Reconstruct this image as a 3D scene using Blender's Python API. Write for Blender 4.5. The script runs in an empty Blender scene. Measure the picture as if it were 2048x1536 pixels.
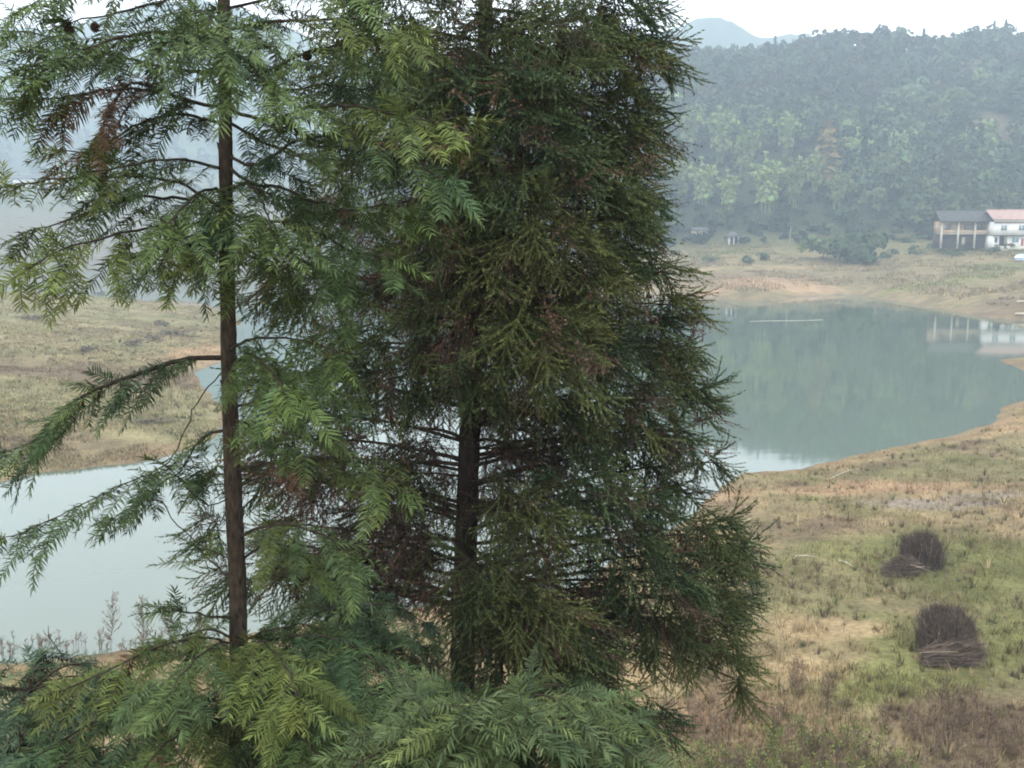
import bpy, math, random
import numpy as np

rng = np.random.default_rng(7)
random.seed(7)
scene = bpy.context.scene
C = bpy.context.collection

# ------------------------------------------------------------------ camera
F = 1967.0 / 2048.0                       # focal length in frame widths
CAMZ = 16.0
TH = math.atan(328.0 / 1967.0)            # downward pitch
cam_data = bpy.data.cameras.new("camera")
cam_data.sensor_width = 36.0
cam_data.lens = 36.0 * F
cam_data.clip_start = 0.05
cam_data.clip_end = 6000.0
cam = bpy.data.objects.new("camera", cam_data)
cam.location = (0, 0, CAMZ)
cam.rotation_euler = (math.pi / 2 - TH, 0, 0)
C.objects.link(cam)
scene.camera = cam

# ------------------------------------------------------------------ sky, sun, exposure
SUN_EL, SUN_AZ = 52.0, 215.0              # soft sun behind thin overcast, behind the viewer to the left
world = bpy.data.worlds.new("World")
scene.world = world
world.use_nodes = True
wn, wl = world.node_tree.nodes, world.node_tree.links
wn.clear()
w_out = wn.new("ShaderNodeOutputWorld")
w_bg = wn.new("ShaderNodeBackground")
w_sky = wn.new("ShaderNodeTexSky")
w_sky.sky_type = 'NISHITA'
w_sky.sun_disc = False
w_sky.sun_elevation = math.radians(SUN_EL)
w_sky.sun_rotation = math.radians(SUN_AZ)
w_sky.dust_density = 4.0
w_sky.air_density = 1.0
w_mix = wn.new("ShaderNodeMix")
w_mix.data_type = 'RGBA'
w_mix.inputs['Factor'].default_value = 0.88
w_tc = wn.new("ShaderNodeTexCoord")
w_map = wn.new("ShaderNodeMapping")
w_map.inputs['Scale'].default_value = (1.0, 1.0, 3.0)
w_noise = wn.new("ShaderNodeTexNoise")
w_noise.inputs['Scale'].default_value = 1.6
w_noise.inputs['Detail'].default_value = 4.0
w_ramp = wn.new("ShaderNodeValToRGB")     # cloud layer, slightly uneven
w_ramp.color_ramp.elements[0].position = 0.3
w_ramp.color_ramp.elements[0].color = (10.4, 10.9, 11.3, 1)
w_ramp.color_ramp.elements[1].position = 0.7
w_ramp.color_ramp.elements[1].color = (12.0, 12.3, 12.4, 1)
wl.new(w_tc.outputs['Generated'], w_map.inputs['Vector'])
wl.new(w_map.outputs['Vector'], w_noise.inputs['Vector'])
wl.new(w_noise.outputs['Fac'], w_ramp.inputs['Fac'])
wl.new(w_sky.outputs['Color'], w_mix.inputs['A'])
wl.new(w_ramp.outputs['Color'], w_mix.inputs['B'])
wl.new(w_mix.outputs['Result'], w_bg.inputs['Color'])
w_bg.inputs['Strength'].default_value = 0.12
wl.new(w_bg.outputs['Background'], w_out.inputs['Surface'])

sun_data = bpy.data.lights.new("sun", 'SUN')
sun_data.energy = 0.8
sun_data.angle = math.radians(25)
sun_data.color = (1.0, 0.96, 0.9)
sun = bpy.data.objects.new("sun", sun_data)
sun.location = (-30, -40, 80)
sun.rotation_euler = (math.radians(90 - SUN_EL), 0, math.radians(180 - SUN_AZ))
C.objects.link(sun)

scene.view_settings.view_transform = 'Standard'
scene.view_settings.look = 'None'
scene.view_settings.exposure = 0.95
scene.view_settings.gamma = 1.0
scene.view_settings.use_curve_mapping = False
scene.cycles.max_bounces = 6
scene.cycles.diffuse_bounces = 3
scene.cycles.glossy_bounces = 3
scene.cycles.transmission_bounces = 4
scene.cycles.volume_bounces = 1
scene.cycles.use_denoising = True
scene.cycles.filter_width = 1.9

# ------------------------------------------------------------------ helpers: picture ray -> place in the world
def ray(u, v):
    du, dv = (u - 1024.0) / 1967.0, (768.0 - v) / 1967.0
    return np.array([du, math.cos(TH) + dv * math.sin(TH), -math.sin(TH) + dv * math.cos(TH)])
def PY(u, v, Y):
    d = ray(u, v)
    return np.array([0, 0, CAMZ]) + d * (Y / d[1])
def PZ(u, v, z=0.0):
    d = ray(u, v)
    return np.array([0, 0, CAMZ]) + d * ((z - CAMZ) / d[2])

# ------------------------------------------------------------------ value noise
_perm = np.random.default_rng(3).random(65536)
def vnoise(x, y, seed=0):
    x = np.asarray(x, float) + seed * 17.31; y = np.asarray(y, float) + seed * 9.77
    xi = np.floor(x).astype(np.int64); yi = np.floor(y).astype(np.int64)
    fx = x - xi; fy = y - yi
    fx = fx * fx * (3 - 2 * fx); fy = fy * fy * (3 - 2 * fy)
    h = lambda a, b: _perm[((a * 73856093) ^ (b * 19349663)) & 65535]
    return (h(xi, yi) * (1 - fx) + h(xi + 1, yi) * fx) * (1 - fy) + (h(xi, yi + 1) * (1 - fx) + h(xi + 1, yi + 1) * fx) * fy
def fbm(x, y, o=4, seed=0):
    s = 0; a = 0.5; t = 0
    for k in range(o):
        s = s + a * vnoise(np.asarray(x) * 2 ** k, np.asarray(y) * 2 ** k, seed + k); t += a; a *= 0.5
    return s / t
def sstep(a, b, x):
    t = np.clip((np.asarray(x, float) - a) / (b - a), 0, 1)
    return t * t * (3 - 2 * t)

# ------------------------------------------------------------------ mesh helpers
class Acc:
    def __init__(s): s.v = []; s.t = []; s.c = []; s.n = 0
    def add(s, v, t, c=None):
        v = np.asarray(v, float); t = np.asarray(t, int)
        s.v.append(v); s.t.append(t + s.n); s.n += len(v)
        c = np.array([1, 1, 1.]) if c is None else np.asarray(c, float)
        if c.ndim == 1: c = np.broadcast_to(c, (len(v), 3))
        s.c.append(c)
    def mesh(s, name, mat, off=(0, 0, 0), smooth=False):
        v = np.concatenate(s.v) - np.asarray(off); t = np.concatenate(s.t); c = np.concatenate(s.c)
        return make_mesh(name, v, t, mat, c, smooth)

def make_mesh(name, v, f, mat, col=None, smooth=False):
    f = np.asarray(f, np.int32); k = f.shape[1]
    me = bpy.data.meshes.new(name)
    me.vertices.add(len(v)); me.vertices.foreach_set("co", np.asarray(v, np.float32).ravel())
    me.loops.add(f.size); me.loops.foreach_set("vertex_index", f.ravel())
    me.polygons.add(len(f)); me.polygons.foreach_set("loop_start", np.arange(0, f.size, k, dtype=np.int32))
    try: me.polygons.foreach_set("loop_total", np.full(len(f), k, np.int32))
    except Exception: pass
    me.update(calc_edges=True)
    if col is not None:
        a = me.attributes.new("Col", 'FLOAT_COLOR', 'POINT')
        a.data.foreach_set("color", np.concatenate([np.asarray(col, np.float32), np.ones((len(v), 1), np.float32)], 1).ravel())
    if smooth: me.polygons.foreach_set("use_smooth", np.ones(len(f), bool))
    if mat is not None: me.materials.append(mat)
    me.validate()
    return me

def link(name, me, parent=None, loc=None):
    o = bpy.data.objects.new(name, me); C.objects.link(o)
    if parent is not None: o.parent = parent
    if loc is not None: o.location = loc
    return o
def empty(name, loc, rz=0.0, sc=1.0):
    o = bpy.data.objects.new(name, None); C.objects.link(o)
    o.empty_display_size = 0.1
    o.location = loc; o.rotation_euler = (0, 0, rz); o.scale = (sc, sc, sc)
    return o
def tag(o, label=None, cat=None, group=None, kind=None):
    if label: o["label"] = label
    if cat: o["category"] = cat
    if group: o["group"] = group
    if kind: o["kind"] = kind
    return o
def copy_tree(o, parent=None):
    c = o.copy(); C.objects.link(c); c.parent = parent
    for ch in list(o.children): copy_tree(ch, c)
    return c

def unit(a):
    a = np.asarray(a, float); return a / (np.linalg.norm(a) + 1e-9)
def frame(d, up=(0, 0, 1)):
    x = unit(d); y = np.cross(up, x)
    if np.linalg.norm(y) < 1e-3: y = np.cross((1, 0, 0), x)
    y = unit(y); z = np.cross(x, y)
    return np.array([x, y, z])            # rows: row-vector @ frame
def tube(pts, rad, n=6):
    pts = np.asarray(pts, float); m = len(pts); rad = np.broadcast_to(rad, (m,))
    tg = np.gradient(pts, axis=0)
    a = np.arange(n) * 2 * math.pi / n
    vs = []
    for i in range(m):
        fr = frame(tg[i], (0.13, 0.31, 0.94) if abs(unit(tg[i])[2]) < 0.9 else (0, 1, 0))
        vs.append(pts[i] + rad[i] * (np.cos(a)[:, None] * fr[1] + np.sin(a)[:, None] * fr[2]))
    v = np.concatenate(vs); t = []
    for i in range(m - 1):
        for j in range(n):
            p, q = i * n + j, i * n + (j + 1) % n
            t += [(p, q, q + n), (p, q + n, p + n)]
    v = np.concatenate([v, pts[-1:]]); k = len(v) - 1
    for j in range(n): t.append(((m - 1) * n + j, (m - 1) * n + (j + 1) % n, k))
    return v, np.array(t)
def box(x0, x1, y0, y1, z0, z1):
    v = np.array([(x, y, z) for z in (z0, z1) for y in (y0, y1) for x in (x0, x1)], float)
    q = [(0, 2, 3, 1), (4, 5, 7, 6), (0, 1, 5, 4), (2, 6, 7, 3), (0, 4, 6, 2), (1, 3, 7, 5)]
    t = []
    for a, b, c, d in q: t += [(a, b, c), (a, c, d)]
    return v, np.array(t)
def spline(P, n):
    P = np.asarray(P, float)
    d = np.r_[0, np.cumsum(np.linalg.norm(np.diff(P, axis=0), axis=1))]
    m = len(P); tt = np.linspace(0, d[-1], n); out = np.zeros((n, 3))
    tg = np.gradient(P, d, axis=0) if m > 2 else np.repeat((P[1:] - P[:1]) / d[-1], 2, 0)
    for i, s in enumerate(tt):
        k = min(max(np.searchsorted(d, s) - 1, 0), m - 2); h = d[k + 1] - d[k]; u = (s - d[k]) / h
        out[i] = (2*u**3-3*u**2+1)*P[k] + (u**3-2*u**2+u)*h*tg[k] + (-2*u**3+3*u**2)*P[k+1] + (u**3-u**2)*h*tg[k+1]
    return out

# ------------------------------------------------------------------ materials
def mat_base(name):
    m = bpy.data.materials.new(name); m.use_nodes = True
    nt = m.node_tree; b = nt.nodes["Principled BSDF"]
    return m, nt, b
def noise_mul(nt, colsock, scale, lo, hi, detail=3.0, coord='Object', stretch=None):
    tc = nt.nodes.new("ShaderNodeTexCoord"); nz = nt.nodes.new("ShaderNodeTexNoise")
    nz.inputs['Scale'].default_value = scale; nz.inputs['Detail'].default_value = detail
    if stretch is not None:
        mp = nt.nodes.new("ShaderNodeMapping"); mp.inputs['Scale'].default_value = stretch
        nt.links.new(tc.outputs[coord], mp.inputs['Vector']); nt.links.new(mp.outputs['Vector'], nz.inputs['Vector'])
    else:
        nt.links.new(tc.outputs[coord], nz.inputs['Vector'])
    mr = nt.nodes.new("ShaderNodeMapRange")
    mr.inputs['From Min'].default_value = 0.3; mr.inputs['From Max'].default_value = 0.7
    mr.inputs['To Min'].default_value = lo; mr.inputs['To Max'].default_value = hi
    nt.links.new(nz.outputs['Fac'], mr.inputs['Value'])
    mx = nt.nodes.new("ShaderNodeMix"); mx.data_type = 'RGBA'; mx.blend_type = 'MULTIPLY'
    mx.inputs['Factor'].default_value = 1.0
    nt.links.new(colsock, mx.inputs['A']); nt.links.new(mr.outputs['Result'], mx.inputs['B'])
    return mx.outputs['Result'], nz.outputs['Fac']
def leaf_mat(name, transl=0.25, rough=0.6, spec=0.25, nscale=25.0, gain=1.0):
    m, nt, b = mat_base(name)
    at = nt.nodes.new("ShaderNodeAttribute"); at.attribute_name = "Col"
    col, _ = noise_mul(nt, at.outputs['Color'], nscale, 0.8 * gain, 1.2 * gain)
    nt.links.new(col, b.inputs['Base Color'])
    b.inputs['Roughness'].default_value = rough
    b.inputs['Specular IOR Level'].default_value = spec
    if transl > 0:
        tr = nt.nodes.new("ShaderNodeBsdfTranslucent"); ms = nt.nodes.new("ShaderNodeMixShader")
        ms.inputs['Fac'].default_value = transl
        nt.links.new(col, tr.inputs['Color'])
        nt.links.new(b.outputs['BSDF'], ms.inputs[1]); nt.links.new(tr.outputs['BSDF'], ms.inputs[2])
        nt.links.new(ms.outputs['Shader'], nt.nodes["Material Output"].inputs['Surface'])
    return m
def plain_mat(name, col, rough=0.8, nscale=8.0, lo=0.8, hi=1.15, bump=0.0, spec=0.3, stretch=None, detail=4.0):
    m, nt, b = mat_base(name)
    rgb = nt.nodes.new("ShaderNodeRGB"); rgb.outputs[0].default_value = (*col, 1)
    c, fac = noise_mul(nt, rgb.outputs[0], nscale, lo, hi, detail, stretch=stretch)
    nt.links.new(c, b.inputs['Base Color'])
    b.inputs['Roughness'].default_value = rough; b.inputs['Specular IOR Level'].default_value = spec
    if bump > 0:
        bp = nt.nodes.new("ShaderNodeBump"); bp.inputs['Strength'].default_value = 0.8; bp.inputs['Distance'].default_value = bump
        nt.links.new(fac, bp.inputs['Height']); nt.links.new(bp.outputs['Normal'], b.inputs['Normal'])
    return m

M = {}
M['fir_leaf'] = leaf_mat('fir_needles', 0.12, 0.65, 0.12, 12.0)
M['cedar_leaf'] = leaf_mat('cedar_sprays', 0.1, 0.7, 0.1, 9.0)
M['crown'] = leaf_mat('tree_leaves', 0.2, 0.8, 0.1, 0.25)
M['grass'] = leaf_mat('grass_blades', 0.25, 0.8, 0.1, 1.5)
M['twig'] = leaf_mat('dry_twigs', 0.0, 0.9, 0.1, 6.0)
M['bark'] = plain_mat('bark', (0.03, 0.022, 0.017), 0.95, 14.0, 0.45, 1.5, 0.012, 0.15, (3.0, 3.0, 0.7))
M['bark_fir'] = plain_mat('fir_bark', (0.05, 0.037, 0.027), 0.95, 22.0, 0.4, 1.5, 0.008, 0.15, (2.5, 2.5, 0.8))
M['branch'] = plain_mat('branch_bark', (0.04, 0.031, 0.023), 0.95, 40.0, 0.6, 1.4, 0.003, 0.15)
M['cone'] = plain_mat('cone', (0.07, 0.038, 0.022), 0.9, 60.0, 0.6, 1.4, 0.002, 0.15)
M['far_trunk'] = plain_mat('far_trunk', (0.1, 0.085, 0.07), 0.95, 2.0)
M['culm'] = plain_mat('bamboo_culm', (0.16, 0.19, 0.08), 0.6, 2.0)
M['white_wall'] = plain_mat('whitewash', (0.78, 0.77, 0.74), 0.85, 0.5, 0.88, 1.05)
M['pale_wall'] = plain_mat('pale_plaster', (0.55, 0.5, 0.45), 0.9, 0.5, 0.8, 1.1)
M['earth_wall'] = plain_mat('earth_wall', (0.42, 0.3, 0.2), 0.95, 0.8, 0.75, 1.15)
M['dark_wood'] = plain_mat('dark_wood', (0.06, 0.045, 0.04), 0.9, 0.8)
M['grey_tile'] = plain_mat('grey_tile', (0.085, 0.085, 0.085), 0.9, 1.2, 0.7, 1.3)
M['red_tile'] = plain_mat('red_tile', (0.42, 0.29, 0.255), 0.85, 1.2, 0.8, 1.15)
M['concrete'] = plain_mat('concrete', (0.5, 0.47, 0.4), 0.9, 0.8)
M['glass'] = plain_mat('window_glass', (0.2, 0.27, 0.3), 0.15, 0.3, spec=0.5)
M['red_paint'] = plain_mat('red_paint', (0.4, 0.05, 0.05), 0.6, 2.0)
M['blue_sheet'] = plain_mat('blue_sheet', (0.42, 0.58, 0.72), 0.6, 1.0)
M['pale_wood'] = plain_mat('pale_wood', (0.55, 0.48, 0.36), 0.8, 3.0)
M['pole_wood'] = plain_mat('grey_bare_wood', (0.3, 0.28, 0.24), 0.85, 3.0)
M['bamboo_pole'] = plain_mat('bleached_bamboo', (0.5, 0.47, 0.4), 0.7, 3.0)

def ground_mat():
    m, nt, b = mat_base('ground_soil_grass')
    at = nt.nodes.new("ShaderNodeAttribute"); at.attribute_name = "Col"
    c1, f1 = noise_mul(nt, at.outputs['Color'], 0.5, 0.72, 1.25, 6.0)
    c2, f2 = noise_mul(nt, c1, 5.0, 0.7, 1.3, 6.0)
    nt.links.new(c2, b.inputs['Base Color'])
    b.inputs['Roughness'].default_value = 0.95; b.inputs['Specular IOR Level'].default_value = 0.1
    bp = nt.nodes.new("ShaderNodeBump"); bp.inputs['Strength'].default_value = 0.6; bp.inputs['Distance'].default_value = 0.12
    nt.links.new(f2, bp.inputs['Height']); nt.links.new(bp.outputs['Normal'], b.inputs['Normal'])
    return m
M['ground'] = ground_mat()
def water_mat():
    m, nt, b = mat_base('lake_water')
    b.inputs['Base Color'].default_value = (0.088, 0.116, 0.086, 1)
    b.inputs['Roughness'].default_value = 0.045
    b.inputs['IOR'].default_value = 1.75
    b.inputs['Specular IOR Level'].default_value = 0.5
    tc = nt.nodes.new("ShaderNodeTexCoord"); mp = nt.nodes.new("ShaderNodeMapping")
    mp.inputs['Scale'].default_value = (0.25, 0.8, 1.0); mp.inputs['Rotation'].default_value = (0, 0, 0.25)
    nz = nt.nodes.new("ShaderNodeTexNoise"); nz.inputs['Scale'].default_value = 1.0; nz.inputs['Detail'].default_value = 3.0
    bp = nt.nodes.new("ShaderNodeBump"); bp.inputs['Strength'].default_value = 0.15; bp.inputs['Distance'].default_value = 0.02
    nt.links.new(tc.outputs['Object'], mp.inputs['Vector']); nt.links.new(mp.outputs['Vector'], nz.inputs['Vector'])
    nt.links.new(nz.outputs['Fac'], bp.inputs['Height']); nt.links.new(bp.outputs['Normal'], b.inputs['Normal'])
    # murky water: cloudier, browner in drifting patches
    return m
M['water'] = water_mat()

# ------------------------------------------------------------------ the lay of the land
def poly_px(L): return np.array([PZ(u, v, 0.0)[:2] for u, v in L])
near_shore = poly_px([(2380, 700), (2200, 745), (2048, 800), (2005, 820), (1985, 848), (1900, 872), (1750, 903), (1600, 938), (1480, 948),
    (1440, 972), (1400, 1010), (1330, 1070), (1250, 1120), (1150, 1165), (900, 1205), (600, 1245), (430, 1275), (300, 1292), (100, 1318), (-100, 1335), (-700, 1380), (-2500, 1420)])
far_shore = poly_px([(-2500, 532), (-300, 532), (100, 531), (400, 534), (700, 542), (1000, 562), (1200, 580), (1300, 589), (1380, 588), (1440, 598),
    (1500, 604), (1560, 601), (1610, 591), (1700, 588), (1780, 600), (1880, 619), (1960, 632), (2048, 642), (2150, 655), (2380, 665)])
spit = poly_px([(2120, 712), (2048, 714), (2012, 718), (1996, 723), (2012, 731), (2048, 744), (2130, 765)])
lake = np.concatenate([near_shore, far_shore])
headland = poly_px([(-2500, 1010), (-300, 985), (0, 962), (60, 946), (160, 938), (250, 928), (330, 912), (400, 897), (446, 868), (452, 820), (432, 788), (384, 768), (392, 744),
    (440, 722), (462, 690), (470, 650), (458, 622), (400, 608), (200, 604), (-100, 600), (-800, 600), (-2500, 600)])

def inside(x, y, P):
    r = np.zeros(x.shape, bool); n = len(P)
    for i in range(n):
        x0, y0 = P[i]; x1, y1 = P[(i + 1) % n]
        if y0 == y1: continue
        c = ((y0 > y) != (y1 > y)) & (x < (x1 - x0) * (y - y0) / (y1 - y0) + x0)
        r ^= c
    return r
def pdist(x, y, P, closed=True):
    d = np.full(x.shape, 1e9); n = len(P)
    for i in range(n if closed else n - 1):
        a = P[i]; b = P[(i + 1) % n]; e = b - a; L = e @ e + 1e-9
        t = np.clip(((x - a[0]) * e[0] + (y - a[1]) * e[1]) / L, 0, 1)
        d = np.minimum(d, np.hypot(x - a[0] - t * e[0], y - a[1] - t * e[1]))
    return d

# ridge of the wooded hill on the right, by bearing
R_U = np.array([-3000, 500, 800, 1000, 1200, 1340, 1450, 1550, 1600, 1650, 1720, 1800, 1840, 1880, 1930, 2000, 2048, 2300, 3000, 5000])
R_V = np.array([440, 440, 400, 330, 230, 140, 130, 118, 104, 96, 93, 104, 112, 98, 86, 94, 96, 90, 110, 200])
Y_R, Y_0 = 470.0, 283.0
def ridge_h(x, y):
    a = x / np.maximum(y, 1.0); u = 1024 + 1967 * a * 1.0
    v = np.interp(u, R_U, R_V)
    dv = (768 - v) / 1967.0
    k = (-math.sin(TH) + dv * math.cos(TH)) / (math.cos(TH) + dv * math.sin(TH))
    return CAMZ + k * Y_R
MTN = dict(u=[-3000, -600, 0, 150, 250, 330, 450, 560, 640, 800, 1000, 1200, 1300, 1370, 1420, 1460, 1500, 1550, 1590, 1640, 1750, 2048, 2600, 5000],
           v=[120, 60, 45, 60, 30, 5, 0, 40, 80, 110, 110, 100, 70, 40, 32, 52, 78, 70, 68, 98, 140, 160, 150, 200])

def height(x, y, micro=True):
    x = np.asarray(x, float); y = np.asarray(y, float)
    wx = x + 1.6 * (fbm(x / 6, y / 6, 3, 11) - 0.5) * np.clip(y / 60, 0.5, 2.5)
    wy = y + 1.6 * (fbm(x / 6, y / 6, 3, 12) - 0.5) * np.clip(y / 60, 0.5, 2.5)
    inl = inside(wx, wy, lake); inh = inside(wx, wy, headland); ins = inside(wx, wy, spit)
    dl = pdist(wx, wy, near_shore, False); dfs = pdist(wx, wy, far_shore, False)
    dsh = np.minimum(dl, dfs); dh = pdist(wx, wy, headland); ds = pdist(wx, wy, spit)
    # bank on the viewer's side
    zn = 1.55 * (1 - np.exp(-dsh / 13)) + 0.01 * np.minimum(dsh, 60)
    zn = zn + 0.5 * (fbm(x / 9, y / 9, 3, 5) - 0.5) * sstep(2, 14, dsh)
    s = (21.5 - y) * 0.55 + 0.5 * (fbm(x / 7, y / 7, 2, 8) - 0.5)
    zn = zn + np.where(s > 20, s, np.log1p(np.exp(np.clip(s * 1.2, -30, 30))) / 1.2) * np.where(s > 20, 0.75, 1.0)
    zn = zn - np.maximum(0, (-3.0 - y)) * 0.5
    # far side: stepped bank, then the wooded hill
    rise = 1.2 * (1 - np.exp(-dfs / 5)) + 8.3 * np.clip(dfs / 72, 0, 1) + 0.12 * np.maximum(0, dfs - 72) * (1 - sstep(300, 700, x * 2 + y))
    rise = rise + 0.22 * np.sin(2 * math.pi * rise / 1.15 + 2 * fbm(x / 30, y / 30, 2, 4)) * sstep(8, 20, dfs)
    rise = rise + 0.7 * (fbm(x / 14, y / 14, 3, 6) - 0.5) * sstep(3, 12, dfs)
    rh = ridge_h(x, y)
    t = np.clip((y - Y_0 - 10 * (fbm(x / 40, y / 40, 2, 9) - .5)) / (Y_R - Y_0), 0, 1)
    prof = 0.62 * t + 0.38 * t * t * (3 - 2 * t)
    back = 1 - 0.5 * sstep(Y_R, Y_R + 260, y)
    hill = np.maximum(0, rh - 9.5) * prof * back * (1 + 0.18 * (fbm(x / 55, y / 55, 3, 2) - 0.5) * np.sin(math.pi * t))
    zf = rise + hill
    far = sstep(110, 185, y) * np.where(dfs <= dl + 40, 1, sstep(150, 200, y))
    land = zn * (1 - far) + zf * far
    # headland
    zh = 0.9 * (1 - np.exp(-dh / 3)) + 7.6 * sstep(4, 60, dh) * (0.75 + 0.5 * fbm(x / 26, y / 26, 3, 21)) + 0.9 * (fbm(x / 8, y / 8, 3, 22) - 0.5) * sstep(3, 12, dh)
    zs = 0.5 * (1 - np.exp(-ds / 2))
    bed = -np.minimum(2.5, 0.12 * np.minimum(dsh, np.minimum(dh, ds)) + 0.02)
    z = np.where(inl, bed, np.maximum(land, 0.02))
    z = np.where(ins & inl, zs, z)
    z = np.where(inh & inl, zh, z)
    if micro:
        m = (fbm(x * 1.1, y * 1.1, 3, 31) - 0.5) * 0.22 * (z > 0.15)
        z = z + m * np.clip(z, 0, 1)
    return z
def H(x, y): return float(height(np.array([x]), np.array([y]))[0])
def hit(u, v, y0=12.0, y1=900.0):
    """where the line of sight through a point of the picture meets the land"""
    d = ray(u, v); Y = np.geomspace(y0, y1, 1500); s = Y / d[1]
    x = d[0] * s; z = CAMZ + d[2] * s
    g = height(x, Y, False); k = np.argmax(z < np.maximum(g, 0)); k = k if (z < np.maximum(g, 0)).any() else len(Y) - 1
    return np.array([x[k], Y[k], max(H(x[k], Y[k]), 0.0)])

# colours of the land (soil, straw, turf), by place
TAN = np.array([0.34, 0.265, 0.142]); GREEN = np.array([0.2, 0.195, 0.072]); BROWN = np.array([0.2, 0.14, 0.088]); ORANGE = np.array([0.47, 0.31, 0.18])
SAND = np.array([0.42, 0.35, 0.28]); OLIVE = np.array([0.235, 0.21, 0.1]); STRAW = np.array([0.46, 0.335, 0.185]); WOOD = np.array([0.05, 0.065, 0.03])
blobs = []
for u, v, z, ru, rv, c, w in [
    (1850, 958, 1.1, 9, 2.2, ORANGE, .9), (1700, 965, 1, 5, 1.2, ORANGE, .6), (1890, 1000, 1.2, 3.2, 1.3, SAND * .8, .75), (1780, 992, 1.2, 2.4, .6, SAND * .8, .5), (1960, 985, 1.2, 3, .8, SAND * .75, .6),
    (1760, 1085, 1.5, 4.2, 3.2, GREEN * 1.15, .95), (1960, 1130, 1.5, 5, 5.6, GREEN, .95), (1900, 1270, 1.5, 5, 3.4, GREEN * 1.1, .9), (1760, 1350, 1.6, 4, 2, GREEN * 1.2, .95), (2040, 1280, 1.6, 2.0, 2.5, GREEN, .8),
    (1560, 1255, 1.6, 3.0, 3.2, TAN * 0.95, .9), (1660, 1230, 1.6, 2.4, 1.6, STRAW, .9), (1620, 1035, 1.3, 5, 2, BROWN, .6), (1530, 1090, 1.3, 3, 3, OLIVE, .6), (1580, 1310, 1.6, 2, 1.5, STRAW, .7),
    (1450, 980, .4, 2, 1.6, ORANGE, .7), (2020, 930, 1.4, 7, 4, OLIVE, .8), (2000, 835, .5, 3, 5, ORANGE, .6), (1990, 1420, 1.8, 3, 2.5, BROWN, .8), (1480, 1380, 1.9, 3, 2, ORANGE * .85, .7),
    (1550, 575, 1.2, 14, 9, ORANGE * 1.15, .9), (1420, 582, 1, 12, 5, ORANGE, .75), (1900, 600, 2.5, 30, 12, BROWN * 1.25, .6), (1480, 545, 4, 30, 10, BROWN * 1.4, .5),
    (1850, 527, 7, 18, 3, GREEN * 1.3, .9), (2000, 512, 8, 14, 10, GREEN, .8), (1960, 530, 6.5, 14, 2, GREEN * 1.5, .8), (1380, 519, 6.5, 9, 1.5, STRAW * 1.1, .9), (1560, 514, 7, 10, 1.2, STRAW, .8), (1450, 500, 8, 22, 6, GREEN, .8),
    (290, 545, 5.5, 8, 8, SAND * 1.3, .95), (410, 690, 1.5, 5, 9, ORANGE * 1.05, .85), (400, 593, 2, 6, 6, SAND, .8), (60, 850, 1.5, 9, 5, TAN, .5), (300, 890, .8, 14, 3.5, BROWN * 1.3, .6), (200, 690, 4, 20, 6, BROWN * 1.25, .8), (300, 600, 5, 8, 4, BROWN, .5)]:
    p = PZ(u, v, z); blobs.append((p[0], p[1], ru, rv, c, w))
def land_col(x, y, z):
    n1 = fbm(x / 5, y / 5, 4, 41); n2 = fbm(x / 2.2, y / 2.2, 3, 43); n3 = fbm(x / 13, y / 13, 3, 47)
    c = TAN * np.ones((len(x), 3))
    def mx(c, k, w): w = np.clip(w, 0, 1)[:, None]; return c * (1 - w) + k * w
    c = mx(c, OLIVE, sstep(.45, .65, n3) * .8); c = mx(c, STRAW, sstep(.55, .7, n2) * .7); c = mx(c, BROWN, sstep(.55, .72, n1) * .8); c = mx(c, GREEN, sstep(.6, .75, fbm(x / 4, y / 4, 3, 53)) * .6)
    far = sstep(150, 200, y); c = mx(c, TAN * .85, far * .55)
    c = mx(c, GREEN * .85, far * sstep(6.5, 8.5, z) * .65)
    ring = np.sin(2 * math.pi * z / .3 + 3 * n3) * (1 - sstep(1.2, 2.6, z)) * sstep(.05, .3, z); c = c * (1 + .16 * ring)[:, None]
    hl = inside(x, y, headland) & (y > 55); c = mx(c, OLIVE * 1.3 + .02, hl * (.3 + .5 * sstep(.35, .6, fbm(x / 12, y / 12, 3, 121))))
    for bx, by, ru, rv, k, w in blobs:
        q = np.sqrt(((x - bx) / ru) ** 2 + ((y - by) / rv) ** 2) + 1.1 * (fbm(x / (0.35 * ru + .5), y / (0.35 * rv + .5), 3, 61) - .5)
        c = mx(c, k, w * (1 - sstep(.55, 1.15, q)))
    c = mx(c, ORANGE * .85, (1 - sstep(.08, .42, z)) * .6 * (0.3 + 0.9 * n2))
    c = mx(c, np.array([0.2, 0.16, 0.11]), (1 - sstep(-.05, .12, z)) * .7)
    hillw = sstep(Y_0 - 6, Y_0 + 14, y) * sstep(-120, 40, x)
    c = mx(c, WOOD, hillw * (1 - 0.0 * n1))
    lm = sstep(300, 340, y) * (1 - sstep(-60, 60, x)); c = mx(c, np.array([.2, .185, .15]), lm * .85)
    lf = sstep(440, 500, y) * (1 - sstep(-120, 40, x)); c = mx(c, np.array([.14, .17, .09]) * (1), lf * (.4 + .6 * sstep(.4, .6, fbm(x / 30, y / 7, 3, 77))))
    cl = clearing_w(x, y); c = mx(c, np.array([.2, .155, .1]), cl)
    return c * .61
def clearing_w(x, y):
    u = 1024 + 1967 * x / np.maximum(y, 1); q = np.sqrt(((u - 1955) / 50) ** 2 + ((y - 366) / 17) ** 2) + 1.9 * (fbm(x / 9, y / 9, 3, 58) - .5)
    return np.where(y > 300, 1 - sstep(.7, 1.0, q), 0)

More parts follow.
